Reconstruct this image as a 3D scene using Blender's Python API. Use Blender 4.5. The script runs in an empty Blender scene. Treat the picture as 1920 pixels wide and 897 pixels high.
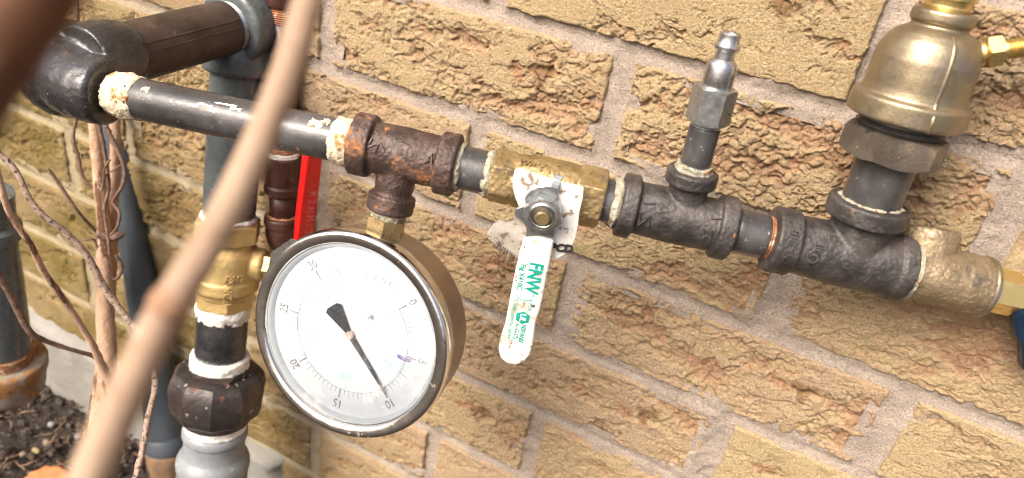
import bpy, bmesh, math, random
import numpy as np
from mathutils import Vector, Matrix

random.seed(7)
SC = bpy.context.scene
COL = SC.collection

# ------------------------------------------------------------------ camera
CAM = np.array([0.09471, -0.38327, 0.03534])
FPX = 1362.475                                   # focal length in photograph pixels (1920 wide)
ROT = np.array([[0.88522407, 0.43783342, 0.15709947],
                [0.34693531, -0.39646445, -0.84997167],
                [-0.30986164, 0.80691873, -0.50285974]])   # rows: right, down, forward
cam_data = bpy.data.cameras.new('camera')
cam = bpy.data.objects.new('camera', cam_data)
COL.objects.link(cam)
cam.matrix_world = Matrix(((ROT[0][0], -ROT[1][0], -ROT[2][0], CAM[0]),
                           (ROT[0][1], -ROT[1][1], -ROT[2][1], CAM[1]),
                           (ROT[0][2], -ROT[1][2], -ROT[2][2], CAM[2]),
                           (0, 0, 0, 1)))
cam_data.sensor_width = 36.0
cam_data.lens = FPX / 1920 * 36.0
cam_data.clip_start = 0.01
cam_data.clip_end = 500
cam_data.dof.use_dof = True
cam_data.dof.focus_distance = 0.395
cam_data.dof.aperture_fstop = 8.5
SC.camera = cam

# ------------------------------------------------------------------ world, sun, exposure
SUN_EL, SUN_AZ = math.radians(45), math.radians(202)      # azimuth measured from +Y towards +X
world = bpy.data.worlds.new('World')
SC.world = world
world.use_nodes = True
wt = world.node_tree
bg = wt.nodes['Background']
sky = wt.nodes.new('ShaderNodeTexSky')
sky.sky_type = 'NISHITA'
sky.sun_disc = False
sky.sun_elevation = SUN_EL
sky.sun_rotation = SUN_AZ
sky.air_density = 0.7
sky.dust_density = 9.0
sky.ozone_density = 0.3
wt.links.new(sky.outputs[0], bg.inputs[0])
bg.inputs[1].default_value = 0.13
sun_d = bpy.data.lights.new('sun', 'SUN')
sun_d.energy = 1.5
sun_d.angle = math.radians(28)
sun_d.color = (1.0, 0.975, 0.94)
sun = bpy.data.objects.new('sun', sun_d)
COL.objects.link(sun)
sdir = Vector((math.sin(SUN_AZ) * math.cos(SUN_EL), math.cos(SUN_AZ) * math.cos(SUN_EL), math.sin(SUN_EL)))
sun.rotation_euler = (-sdir).to_track_quat('-Z', 'Y').to_euler()
SC.view_settings.view_transform = 'Standard'
SC.view_settings.look = 'None'
SC.view_settings.gamma = 1.0
SC.view_settings.exposure = 1.04
SC.render.engine = 'CYCLES'
SC.cycles.use_denoising = True
SC.cycles.max_bounces = 6
SC.cycles.filter_width = 1.1
SC.cycles.caustics_reflective = False
SC.cycles.caustics_refractive = False
SC.cycles.sample_clamp_indirect = 6

# ------------------------------------------------------------------ projective helpers (real distances in metres)
def ray(x, y):
    return ROT.T @ np.array([(x - 960) / FPX, (y - 448.5) / FPX, 1.0])
def P(x, y, d):
    return CAM + ray(x, y) * d
def on_plane(x, y, q, n):
    v = ray(x, y)
    return CAM + v * (np.dot(np.asarray(q) - CAM, n) / np.dot(v, n))
def on_line(q, a, px=None, py=None):
    """distance along the line q + t a at which it passes image column px (or row py)"""
    k = (px - 960) / FPX if px is not None else (py - 448.5) / FPX
    row = ROT[0] if px is not None else ROT[1]
    w = row - k * ROT[2]
    return -np.dot(w, q - CAM) / np.dot(w, a)
def depth(w):
    return float(ROT[2] @ (np.asarray(w) - CAM))
def unit(v):
    v = np.asarray(v, float)
    return v / np.linalg.norm(v)
def sstep(a, b, x):
    t = np.clip((x - a) / (b - a), 0, 1)
    return t * t * (3 - 2 * t)

# ------------------------------------------------------------------ numpy noise
def _h(ix, iy, iz, seed):
    n = (ix.astype(np.int64) * 374761393 + iy.astype(np.int64) * 668265263 + iz.astype(np.int64) * 2147483647 + seed * 1274126177) & 0xFFFFFFFF
    n = ((n ^ (n >> 13)) * 1274126177) & 0xFFFFFFFF
    n = ((n ^ (n >> 16)) * 2246822519) & 0xFFFFFFFF
    return ((n ^ (n >> 15)) & 0xFFFFFF) / float(0xFFFFFF)
def perlin2(x, y, seed=0):
    x0 = np.floor(x); y0 = np.floor(y); fx = x - x0; fy = y - y0
    u = fx * fx * fx * (fx * (fx * 6 - 15) + 10); v = fy * fy * fy * (fy * (fy * 6 - 15) + 10)
    z = np.zeros_like(x0)
    def g(i, j):
        a = _h(x0 + i, y0 + j, z, seed) * 2 * np.pi
        return np.cos(a) * (fx - i) + np.sin(a) * (fy - j)
    a = g(0, 0) * (1 - u) + g(1, 0) * u
    b = g(0, 1) * (1 - u) + g(1, 1) * u
    return (a * (1 - v) + b * v) * 1.5
def fbm2(x, y, o=4, seed=0, gain=.5):
    s = 0; a = 1; t = 0
    for i in range(o):
        s = s + a * perlin2(x * 2 ** i + 17.3 * i, y * 2 ** i - 9.1 * i, seed + i * 31); t += a; a *= gain
    return s / t
def worley2(x, y, seed=0):
    x0 = np.floor(x); y0 = np.floor(y); z = np.zeros_like(x0)
    f1 = np.full(x.shape, 9.0); f2 = np.full(x.shape, 9.0); cid = np.zeros(x.shape)
    for i in (-1, 0, 1):
        for j in (-1, 0, 1):
            cx = x0 + i; cy = y0 + j
            px = cx + _h(cx, cy, z, seed + 5); py = cy + _h(cx, cy, z, seed + 9)
            d = np.hypot(px - x, py - y); r = _h(cx, cy, z, seed + 13)
            m = d < f1
            f2 = np.where(m, f1, np.minimum(f2, d)); cid = np.where(m, r, cid); f1 = np.where(m, d, f1)
    return f1, f2, cid
def vnoise3(p, seed=0):
    p0 = np.floor(p); f = p - p0; u = f * f * (3 - 2 * f); r = 0
    for i in (0, 1):
        for j in (0, 1):
            for k in (0, 1):
                w = (u[:, 0] if i else 1 - u[:, 0]) * (u[:, 1] if j else 1 - u[:, 1]) * (u[:, 2] if k else 1 - u[:, 2])
                r = r + w * _h(p0[:, 0] + i, p0[:, 1] + j, p0[:, 2] + k, seed)
    return r * 2 - 1
def fbm3(p, o=3, seed=0):
    s = 0; a = 1; t = 0
    for i in range(o):
        s = s + a * vnoise3(p * 2 ** i + 7.7 * i, seed + 3 * i); t += a; a *= .5
    return s / t

# ------------------------------------------------------------------ objects
WLOC = {}
def link(o, wloc, parent):
    COL.objects.link(o)
    WLOC[o.name] = np.asarray(wloc, float)
    if parent is not None:
        o.parent = parent
        o.location = Vector(WLOC[o.name] - WLOC[parent.name])
    else:
        o.location = Vector(WLOC[o.name])
def tag(o, label=None, cat=None, group=None, kind=None):
    if label: o['label'] = label
    if cat: o['category'] = cat
    if group: o['group'] = group
    if kind: o['kind'] = kind
    return o
def thing(name, loc, label, cat, group=None, kind=None):
    o = bpy.data.objects.new(name, None)
    o.empty_display_size = 0.01
    link(o, loc, None)
    return tag(o, label, cat, group, kind)
def obj(name, V, F, mat, parent=None, smooth=True, label=None, sharp=None, attrs=None, origin=None):
    V = np.asarray(V, float)
    c = (V.min(0) + V.max(0)) / 2 if origin is None else np.asarray(origin, float)
    me = bpy.data.meshes.new(name)
    if isinstance(F, np.ndarray):
        nf, k = F.shape
        me.vertices.add(len(V)); me.loops.add(nf * k); me.polygons.add(nf)
        me.vertices.foreach_set('co', (V - c).astype(np.float32).ravel())
        me.loops.foreach_set('vertex_index', F.astype(np.int32).ravel())
        me.polygons.foreach_set('loop_start', np.arange(0, nf * k, k, dtype=np.int32))
        me.polygons.foreach_set('loop_total', np.full(nf, k, dtype=np.int32))
        me.update(calc_edges=True)
    else:
        me.from_pydata((V - c).tolist(), [], F)
    me.polygons.foreach_set('use_smooth', [smooth] * len(me.polygons))
    if smooth and sharp:
        me.set_sharp_from_angle(angle=math.radians(sharp))
    if attrs:
        for k, a in attrs.items():
            at = me.attributes.new(k, 'FLOAT', 'POINT')
            at.data.foreach_set('value', np.asarray(a, np.float32))
    me.update()
    if mat: me.materials.append(mat)
    o = bpy.data.objects.new(name, me)
    link(o, c, parent)
    if label: o['label'] = label
    return o
def join(*chunks):
    V = []; F = []; n = 0
    for v, f in chunks:
        v = np.asarray(v, float)
        V.append(v); F += [[i + n for i in q] for q in f]; n += len(v)
    return np.vstack(V), F
def frame(a, hint=(0, 0, 1)):
    a = unit(a); h = np.asarray(hint, float)
    if abs(np.dot(a, h)) > .95: h = np.array([1., 0, 0])
    u = unit(h - a * np.dot(a, h)); v = np.cross(a, u)
    return a, u, v
def lathe(q, a, prof, seg=48, hint=(0, 0, 1), hexa=False, rot=0., cap=True):
    """prof: (distance along axis, radius) pairs; hexa=True gives a six-sided section (radius = to the corner)"""
    a, u, v = frame(a, hint)
    V = []; F = []
    th = np.linspace(0, 2 * np.pi, seg, endpoint=False) + rot
    if hexa:
        m = np.cos(np.pi / 6) / np.cos((th - rot) % (np.pi / 3) - np.pi / 6)
    else:
        m = np.ones(seg)
    ring = np.outer(np.cos(th) * m, u) + np.outer(np.sin(th) * m, v)
    for t, r in prof:
        V.append(np.asarray(q) + a * t + ring * r)
    n = len(prof)
    for i in range(n - 1):
        for j in range(seg):
            k = (j + 1) % seg
            F.append([i * seg + j, i * seg + k, (i + 1) * seg + k, (i + 1) * seg + j])
    if cap:
        F.append(list(range(seg))[::-1]); F.append([(n - 1) * seg + j for j in range(seg)])
    return np.vstack(V), F
def hexprism(q, a, t0, t1, r, ch=.0012, hint=(0, 0, 1), rot=0., seg=36):
    """hexagonal nut with the round chamfer of a turned hex at both ends"""
    a, u, v = frame(a, hint)
    th = np.linspace(0, 2 * np.pi, seg, endpoint=False)
    m = np.cos(np.pi / 6) / np.cos(th % (np.pi / 3) - np.pi / 6)
    inr = r * np.cos(np.pi / 6)
    V = []; F = []
    rings = [(t0, np.minimum(m * r, inr * 1.0)), (t0 + ch * 1.0 * 1, None), (t1 - ch, None), (t1, np.minimum(m * r, inr))]
    prof = []
    for t, rr in rings:
        if rr is None: rr = m * r
        prof.append((t, rr))
    # intermediate: chamfer depth grows towards the corners
    dr = (m * r - inr)
    out = [(np.full(seg, t0), np.full(seg, inr * .96)), (t0 + dr * .55, m * r), (t1 - dr * .55, m * r), (np.full(seg, t1), np.full(seg, inr * .96))]
    cs = np.cos(th + rot); sn = np.sin(th + rot)
    for tt, rr in out:
        V.append(np.asarray(q) + np.outer(tt, a) + np.outer(cs * rr, u) + np.outer(sn * rr, v))
    n = len(out)
    for i in range(n - 1):
        for j in range(seg):
            k = (j + 1) % seg
            F.append([i * seg + j, i * seg + k, (i + 1) * seg + k, (i + 1) * seg + j])
    F.append(list(range(seg))[::-1]); F.append([(n - 1) * seg + j for j in range(seg)])
    return np.vstack(V), F
def sweep(pts, radii, seg=10, sub=6, seed=0, rough=0.0, cap=True):
    """tube along a smooth curve through pts"""
    pts = np.asarray(pts, float); radii = np.asarray(radii, float)
    if sub > 1 and len(pts) > 2:
        e = np.vstack([2 * pts[0] - pts[1], pts, 2 * pts[-1] - pts[-2]])
        Q = []; Rr = []
        for i in range(len(pts) - 1):
            p0, p1, p2, p3 = e[i:i + 4]
            for s in np.linspace(0, 1, sub, endpoint=False):
                Q.append(.5 * (2 * p1 + (p2 - p0) * s + (2 * p0 - 5 * p1 + 4 * p2 - p3) * s * s + (3 * p1 - p0 - 3 * p2 + p3) * s ** 3))
                Rr.append(radii[i] * (1 - s) + radii[i + 1] * s)
        Q.append(pts[-1]); Rr.append(radii[-1]); pts = np.array(Q); radii = np.array(Rr)
    elif sub > 1:
        s = np.linspace(0, 1, sub * 4)[:, None]
        pts, radii = pts[0] * (1 - s) + pts[1] * s, radii[0] * (1 - s[:, 0]) + radii[1] * s[:, 0]
    n = len(pts)
    T = np.gradient(pts, axis=0); T /= np.linalg.norm(T, axis=1)[:, None]
    _, u, _ = frame(T[0])
    th = np.linspace(0, 2 * np.pi, seg, endpoint=False); V = []
    for i in range(n):
        u = unit(u - T[i] * np.dot(u, T[i])); v = np.cross(T[i], u)
        V.append(pts[i] + radii[i] * (np.outer(np.cos(th), u) + np.outer(np.sin(th), v)))
    V = np.vstack(V)
    if rough > 0:
        c = np.repeat(pts, seg, 0); r = np.repeat(radii, seg)[:, None]
        nz = fbm3(V / (radii.mean() * 1.3), 3, seed)[:, None]
        V = c + (V - c) * (1 + rough * nz)
    F = []
    for i in range(n - 1):
        for j in range(seg):
            k = (j + 1) % seg
            F.append([i * seg + j, i * seg + k, (i + 1) * seg + k, (i + 1) * seg + j])
    if cap:
        F.append(list(range(seg))[::-1]); F.append([(n - 1) * seg + j for j in range(seg)])
    return V, F
def fuse(chunk, voxel=.0006, smooth=6, rough=0., scale=900., seed=0):
    """weld overlapping closed shapes into one cast surface, rounded where they meet"""
    V, F = chunk
    me = bpy.data.meshes.new('t'); me.from_pydata(np.asarray(V).tolist(), [], F)
    bm = bmesh.new(); bm.from_mesh(me); bmesh.ops.recalc_face_normals(bm, faces=bm.faces); bm.to_mesh(me); bm.free()
    o = bpy.data.objects.new('t', me); COL.objects.link(o)
    m = o.modifiers.new('r', 'REMESH'); m.mode = 'VOXEL'; m.voxel_size = voxel
    s = o.modifiers.new('s', 'SMOOTH'); s.iterations = smooth; s.factor = .5
    dg = bpy.context.evaluated_depsgraph_get()
    ev = o.evaluated_get(dg); m2 = bpy.data.meshes.new_from_object(ev)
    n = len(m2.vertices); co = np.zeros(n * 3); m2.vertices.foreach_get('co', co); co = co.reshape(-1, 3)
    nf = len(m2.polygons); lt = np.zeros(nf, int); m2.polygons.foreach_get('loop_total', lt)
    li = np.zeros(len(m2.loops), int); m2.loops.foreach_get('vertex_index', li)
    if rough:
        no = np.zeros(n * 3); m2.vertices.foreach_get('normal', no)
        co = co + no.reshape(-1, 3) * (rough * fbm3(co * scale, 3, seed))[:, None]
    if (lt == 4).all(): Fo = li.reshape(-1, 4)
    else:
        Fo = []; k = 0
        for c in lt: Fo.append(li[k:k + c].tolist()); k += c
    bpy.data.objects.remove(o); bpy.data.meshes.remove(me); bpy.data.meshes.remove(m2)
    return co, Fo
def rough_up(chunk, amp, scale, seed=0, o=3):
    V, F = chunk
    V = np.asarray(V, float); c = V.mean(0)
    n = np.stack([fbm3(V * scale + 11.3 * k, o, seed + k * 17) for k in range(3)], 1)
    return V + n * amp, F
def slab(outline, nrm, thick, bevel=.0008, segs=2):
    """plate with the given 3-D outline, extruded backwards along -nrm, edges rounded"""
    bm = bmesh.new()
    vs = [bm.verts.new(Vector(p)) for p in outline]
    f = bm.faces.new(vs)
    r = bmesh.ops.extrude_face_region(bm, geom=[f])
    ev = [g for g in r['geom'] if isinstance(g, bmesh.types.BMVert)]
    bmesh.ops.translate(bm, verts=ev, vec=Vector(-np.asarray(nrm) * thick))
    bmesh.ops.recalc_face_normals(bm, faces=bm.faces)
    if bevel:
        es = [e for e in bm.edges if len(e.link_faces) == 2 and e.calc_face_angle(0) > .6]
        bmesh.ops.bevel(bm, geom=es, offset=bevel, segments=segs, affect='EDGES', profile=.6, clamp_overlap=True)
    bm.verts.index_update()
    V = np.array([v.co[:] for v in bm.verts]); F = [[v.index for v in f.verts] for f in bm.faces]
    bm.free()
    return V, F
def text2d(s, size, ext=0., bold=0., shear=0.):
    cu = bpy.data.curves.new('t', 'FONT'); cu.body = s; cu.size = size
    cu.align_x = 'CENTER'; cu.align_y = 'CENTER'; cu.extrude = ext; cu.offset = bold; cu.shear = shear
    cu.resolution_u = 3
    o = bpy.data.objects.new('t', cu); COL.objects.link(o)
    dg = bpy.context.evaluated_depsgraph_get()
    me = bpy.data.meshes.new_from_object(o.evaluated_get(dg))
    V = np.array([v.co[:] for v in me.vertices]).reshape(-1, 3); F = [list(p.vertices) for p in me.polygons]
    bpy.data.objects.remove(o); bpy.data.curves.remove(cu); bpy.data.meshes.remove(me)
    return V, F
def put_text(s, size, q, x, y, n, ext=.00015, bold=0., shear=0., condense=1.):
    V, F = text2d(s, size, ext, bold, shear)
    return np.asarray(q) + np.outer(V[:, 0] * condense, x) + np.outer(V[:, 1], y) + np.outer(V[:, 2], n), F
def wrap_text(s, size, q, a, r, ang_dir, xalong=1, rotate=0., ext=.0003, bold=0., hint=None):
    """raised lettering bent round a cylinder of radius r about q + t a, centred on direction ang_dir"""
    V, F = text2d(s, size, ext, bold)
    c, sn = math.cos(rotate), math.sin(rotate)
    X = V[:, 0] * c - V[:, 1] * sn; Y = V[:, 0] * sn + V[:, 1] * c
    a = unit(a); d = unit(np.asarray(ang_dir) - a * np.dot(a, ang_dir)); e = np.cross(a, d)
    th = Y / r
    rad = r + V[:, 2]
    return np.asarray(q) + np.outer(X * xalong, a) + (np.cos(th) * rad)[:, None] * d + (np.sin(th) * rad)[:, None] * e * xalong, F

# ------------------------------------------------------------------ materials
class NT:
    def __init__(self, name):
        self.m = bpy.data.materials.new(name); self.m.use_nodes = True
        self.t = self.m.node_tree; self.b = self.t.nodes['Principled BSDF']; self.out = self.t.nodes['Material Output']
        self.co = self.t.nodes.new('ShaderNodeTexCoord')
    def n(self, typ, **kw):
        x = self.t.nodes.new('ShaderNode' + typ)
        for k, v in kw.items():
            if k.startswith('i_'): x.inputs[k[2:].replace('_', ' ')].default_value = v
            else: setattr(x, k, v)
        return x
    def l(self, a, b): self.t.links.new(a, b)
    def coord(self, stretch=(1, 1, 1), rot=(0, 0, 0), out='Object'):
        mp = self.n('Mapping'); mp.inputs['Scale'].default_value = stretch; mp.inputs['Rotation'].default_value = rot
        self.l(self.co.outputs[out], mp.inputs['Vector']); return mp.outputs[0]
    def noise(self, sc, detail=4, rough=.55, stretch=None, dist=0., vec=None, rot=(0, 0, 0)):
        x = self.n('TexNoise'); x.inputs['Scale'].default_value = sc; x.inputs['Detail'].default_value = detail
        x.inputs['Roughness'].default_value = rough; x.inputs['Distortion'].default_value = dist
        self.l(vec if vec is not None else self.coord(stretch or (1, 1, 1), rot), x.inputs['Vector']); return x.outputs['Fac']
    def ramp(self, v, a, b, lo=0., hi=1., smooth=True):
        x = self.n('MapRange'); x.interpolation_type = 'SMOOTHSTEP' if smooth else 'LINEAR'
        x.inputs[1].default_value = a; x.inputs[2].default_value = b; x.inputs[3].default_value = lo; x.inputs[4].default_value = hi
        self.l(v, x.inputs[0]); return x.outputs[0]
    def mix(self, f, a, b):
        x = self.n('Mix'); x.data_type = 'RGBA'
        for sock, v in ((x.inputs[6], a), (x.inputs[7], b)):
            if isinstance(v, tuple): sock.default_value = (*v, 1)
            else: self.l(v, sock)
        if isinstance(f, float): x.inputs[0].default_value = f
        else: self.l(f, x.inputs[0])
        return x.outputs[2]
    def fmix(self, f, a, b):
        x = self.n('Mix'); x.data_type = 'FLOAT'
        for sock, v in ((x.inputs[2], a), (x.inputs[3], b)):
            if isinstance(v, (int, float)): sock.default_value = v
            else: self.l(v, sock)
        self.l(f, x.inputs[0]); return x.outputs[0]
    def math(self, op, a, b=None):
        x = self.n('Math'); x.operation = op
        for i, v in enumerate((a, b)):
            if v is None: continue
            if isinstance(v, (int, float)): x.inputs[i].default_value = v
            else: self.l(v, x.inputs[i])
        return x.outputs[0]
    def attr(self, name):
        x = self.n('Attribute'); x.attribute_name = name; return x.outputs['Fac']
    def bump(self, h, dist, strength=1., prev=None):
        x = self.n('Bump'); x.inputs['Distance'].default_value = dist; x.inputs['Strength'].default_value = strength
        self.l(h, x.inputs['Height'])
        if prev is not None: self.l(prev, x.inputs['Normal'])
        return x.outputs[0]

def M(name, c1, c2, sc=60, rough=(.4, .6), metal=0., bumps=((500, .0002),), patches=(), stretch=(1, 1, 1), spec=.5, coat=0.):
    """worn surface: two base tones, then patches (rust, paint loss, dirt, scratches) laid over one after the other"""
    t = NT(name)
    base = t.noise(sc, 5, .6, stretch)
    c = t.mix(t.ramp(base, .35, .65), c1, c2)
    r = t.ramp(t.noise(sc * 3.1, 4, .6), .3, .7, rough[0], rough[1])
    me = None
    for p in patches:
        m = t.ramp(t.noise(p['sc'], p.get('d', 6), p.get('dr', .62), p.get('st', (1, 1, 1)), p.get('dist', 0.), rot=p.get('rot', (0, 0, 0))), p['th'], p['th'] + p.get('w', .05))
        if 'a' in p: m = t.math('MULTIPLY', m, p['a'])
        col = p['c']
        if 'c2' in p: col = t.mix(t.ramp(t.noise(p['sc'] * 4, 4), .35, .65), p['c'], p['c2'])
        c = t.mix(m, c, col)
        if 'r' in p: r = t.fmix(m, r, p['r'])
        if 'm' in p: me = t.fmix(m, metal if me is None else me, p['m'])
    t.l(c, t.b.inputs['Base Color']); t.l(r, t.b.inputs['Roughness'])
    if me is not None: t.l(me, t.b.inputs['Metallic'])
    else: t.b.inputs['Metallic'].default_value = metal
    t.b.inputs['Specular IOR Level'].default_value = spec
    t.b.inputs['Coat Weight'].default_value = coat
    t.b.inputs['Coat Roughness'].default_value = .15
    nb = None
    for s, d in bumps:
        nb = t.bump(t.noise(s, 4, .6), d, 1., nb)
    if nb is not None: t.l(nb, t.b.inputs['Normal'])
    return t.m

RUST = dict(c=(.30, .09, .025), c2=(.42, .17, .05), r=.85, m=0.)
def rust(sc=90, th=.6, w=.06, **k):
    d = dict(RUST); d.update(sc=sc, th=th, w=w, **k); return d

MAT = {}
# black steel pipe, lacquered
MAT['black_pipe'] = M('black_pipe', (.032, .031, .032), (.072, .068, .067), 40, (.26, .46), .15, ((700, .00012), (90, .00035)),
    (dict(sc=45, th=.56, w=.12, c=(.09, .085, .085), r=.5, a=.7), rust(140, .66, .04), dict(sc=300, th=.66, w=.03, c=(.22, .21, .2), r=.5), dict(sc=420, th=.68, w=.02, c=(.45, .44, .42), r=.6)), coat=.3)
MAT['brown_black_pipe'] = M('brown_black_pipe', (.028, .018, .013), (.06, .04, .03), 50, (.4, .6), .1, ((500, .00015), (70, .0003)),
    (dict(sc=60, th=.58, w=.1, c=(.10, .07, .055), r=.6, a=.6), dict(sc=260, th=.7, w=.03, c=(.3, .26, .22), r=.7), rust(150, .7, .04)))
MAT['gloss_black_casting'] = M('gloss_black_casting', (.018, .018, .019), (.045, .043, .045), 55, (.22, .42), .1, ((500, .00025), (130, .0009)),
    (rust(120, .66, .05, c=(.09, .04, .02), c2=(.16, .08, .04)), dict(sc=300, th=.70, w=.03, c=(.4, .38, .33), r=.7)), coat=.3)
MAT['rusty_casting'] = M('rusty_casting', (.045, .028, .022), (.095, .06, .048), 70, (.34, .58), .25, ((800, .0004), (160, .0005)),
    (dict(sc=110, th=.53, w=.12, c=(.14, .095, .08), r=.42, a=.7), rust(90, .56, .12, c=(.21, .075, .027), c2=(.33, .14, .045)), rust(260, .70, .03, c=(.42, .18, .05), c2=(.5, .28, .1)),
     dict(sc=380, th=.72, w=.02, c=(.5, .47, .45), r=.35)))
MAT['iron_casting'] = M('iron_casting', (.042, .037, .035), (.095, .084, .078), 80, (.3, .5), .35, ((1300, .0003), (220, .00016)),
    (dict(sc=130, th=.55, w=.14, c=(.12, .105, .098), r=.42, a=.6), rust(95, .66, .05), rust(300, .70, .03)))
MAT['bushing_iron'] = M('bushing_iron', (.085, .068, .052), (.14, .115, .09), 70, (.38, .56), .4, ((900, .0003), (160, .0003)),
    (dict(sc=80, th=.56, w=.1, c=(.27, .20, .12), r=.5, m=.5, a=.8), dict(sc=120, th=.62, w=.05, c=(.03, .027, .025), r=.5), rust(200, .68, .04)))
MAT['bare_thread'] = M('bare_thread', (.25, .10, .04), (.4, .2, .09), 200, (.5, .8), .4, ((900, .0002),),
    (dict(sc=300, th=.55, w=.1, c=(.55, .45, .33), r=.8, m=0.),))
MAT['sealant'] = M('sealant', (.62, .53, .36), (.72, .64, .48), 150, (.6, .85), 0., ((450, .0012), (160, .0012)),
    (dict(sc=120, th=.52, w=.10, c=(.55, .28, .07), c2=(.4, .17, .04), r=.8), dict(sc=260, th=.66, w=.04, c=(.06, .045, .03), r=.8)))
MAT['white_sealant'] = M('white_sealant', (.72, .69, .60), (.80, .78, .72), 120, (.5, .8), 0., ((350, .0010), (120, .0008)),
    (dict(sc=260, th=.64, w=.05, c=(.05, .05, .055), r=.4),))
MAT['grey_sealant'] = M('grey_sealant', (.25, .23, .16), (.42, .39, .30), 220, (.6, .85), 0., ((450, .0012),),
    (rust(200, .6, .06), dict(sc=400, th=.63, w=.04, c=(.08, .07, .05), r=.8)))
MAT['aged_brass'] = M('aged_brass', (.41, .30, .145), (.31, .225, .11), 90, (.34, .52), .75, ((700, .0002), (120, .00015)),
    (dict(sc=90, th=.55, w=.08, c=(.10, .075, .05), r=.65, m=.3, a=.85), dict(sc=200, th=.58, w=.05, c=(.58, .43, .20), r=.28, m=1.), dict(sc=330, th=.68, w=.03, c=(.3, .31, .24), r=.8, m=0.)))
MAT['cast_bronze'] = M('cast_bronze', (.345, .285, .185), (.275, .225, .15), 60, (.34, .48), .85, ((900, .00012),),
    (dict(sc=48, th=.52, w=.12, c=(.14, .12, .105), r=.5, m=.5, a=.85), dict(sc=240, th=.60, w=.07, c=(.44, .345, .20), r=.34, m=.9, a=.6)))
MAT['dull_bronze'] = M('dull_bronze', (.30, .23, .14), (.20, .15, .09), 90, (.4, .6), .6, ((600, .0005), (160, .0004)),
    (dict(sc=95, th=.56, w=.1, c=(.09, .075, .06), r=.6, m=.3), dict(sc=260, th=.6, w=.06, c=(.52, .4, .22), r=.3, m=.9)))
MAT['bright_brass'] = M('bright_brass', (.74, .57, .25), (.66, .50, .20), 70, (.26, .4), .9, ((300, .0001),), ())
MAT['new_brass'] = M('new_brass', (.58, .42, .18), (.50, .36, .15), 60, (.46, .6), .55, ((900, .0003),),
    (dict(sc=200, th=.62, w=.06, c=(.74, .54, .24), r=.42, m=.7),))
MAT['zinc_steel'] = M('zinc_steel', (.50, .52, .52), (.40, .42, .42), 130, (.24, .42), .9, ((600, .0001),),
    (dict(sc=260, th=.63, w=.05, c=(.16, .17, .17), r=.6, m=.6), dict(sc=110, th=.6, w=.08, c=(.62, .64, .65), r=.22, m=1.)))
MAT['polished_steel'] = M('polished_steel', (.66, .66, .66), (.56, .56, .56), 100, (.22, .34), 1., ((300, .00006),),
    (dict(sc=300, th=.68, w=.05, c=(.2, .19, .18), r=.5, m=.8),))
MAT['stainless'] = M('stainless', (.74, .72, .69), (.66, .63, .59), 60, (.10, .22), 1., ((260, .00008),),
    (dict(sc=120, th=.64, w=.05, c=(.34, .28, .22), r=.55, m=.7), dict(sc=420, th=.71, w=.03, c=(.6, .57, .52), r=.8, m=0.)))
MAT['stainless_brushed'] = M('stainless_brushed', (.40, .33, .27), (.34, .28, .225), 50, (.3, .42), 1., ((300, .00008),),
    (dict(sc=120, th=.60, w=.1, c=(.48, .40, .33), r=.36, m=1., st=(1, 1, .12)),))
MAT['grey_paint'] = M('grey_paint', (.075, .090, .092), (.10, .115, .115), 60, (.22, .4), 0., ((260, .0002), (60, .0005)),
    (dict(sc=110, th=.69, w=.02, c=(.07, .03, .015), c2=(.12, .055, .03), r=.8), dict(sc=320, th=.71, w=.02, c=(.02, .018, .016), r=.7)), coat=.25)
MAT['light_grey_paint'] = M('light_grey_paint', (.19, .205, .215), (.235, .25, .262), 60, (.32, .5), 0., ((300, .0002),),
    (dict(sc=90, th=.6, w=.12, c=(.36, .38, .39), r=.5, a=.6), dict(sc=240, th=.68, w=.03, c=(.62, .58, .46), r=.8)))
MAT['dark_plastic'] = M('dark_plastic', (.055, .069, .083), (.07, .083, .097), 30, (.36, .5), 0., ((200, .0001),),
    (dict(sc=160, th=.66, w=.05, c=(.1, .11, .12), r=.6, a=.6), dict(sc=40, th=.62, w=.1, c=(.12, .115, .10), r=.7, a=.3)))
MAT['olive_paint'] = M('olive_paint', (.045, .047, .032), (.07, .072, .05), 60, (.4, .6), 0., ((220, .0006),), ())
MAT['brown_paint'] = M('brown_paint', (.055, .022, .016), (.085, .038, .028), 70, (.3, .46), 0., ((350, .0002), (90, .0003)),
    (dict(sc=120, th=.66, w=.04, c=(.25, .13, .075), r=.8), dict(sc=200, th=.62, w=.08, c=(.14, .075, .06), r=.5, a=.6)))
MAT['copper_thread'] = M('copper_thread', (.34, .13, .06), (.45, .2, .11), 160, (.5, .7), .2, ((600, .0002),),
    (dict(sc=200, th=.58, w=.05, c=(.72, .62, .52), r=.8, m=0.),))
MAT['union_iron'] = M('union_iron', (.034, .029, .027), (.062, .050, .046), 60, (.3, .5), .3, ((420, .0003), (110, .0005)),
    (rust(70, .60, .10, c=(.10, .035, .02), c2=(.17, .06, .03)), dict(sc=160, th=.64, w=.06, c=(.42, .4, .39), r=.5)))
MAT['red_sleeve'] = M('red_sleeve', (.86, .018, .016), (.80, .015, .014), 30, (.34, .48), 0., ((200, .0001),),
    (dict(sc=160, th=.68, w=.04, c=(.5, .05, .04), r=.6),))
MAT['white_sleeve'] = M('white_sleeve', (.82, .81, .76), (.78, .76, .69), 40, (.3, .5), 0., ((200, .0002),),
    (dict(sc=65, th=.49, w=.14, c=(.40, .32, .22), r=.7, a=.8), dict(sc=300, th=.62, w=.03, c=(.14, .085, .045), r=.8), dict(sc=130, th=.60, w=.05, c=(.24, .16, .09), r=.8, a=.8)))
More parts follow.
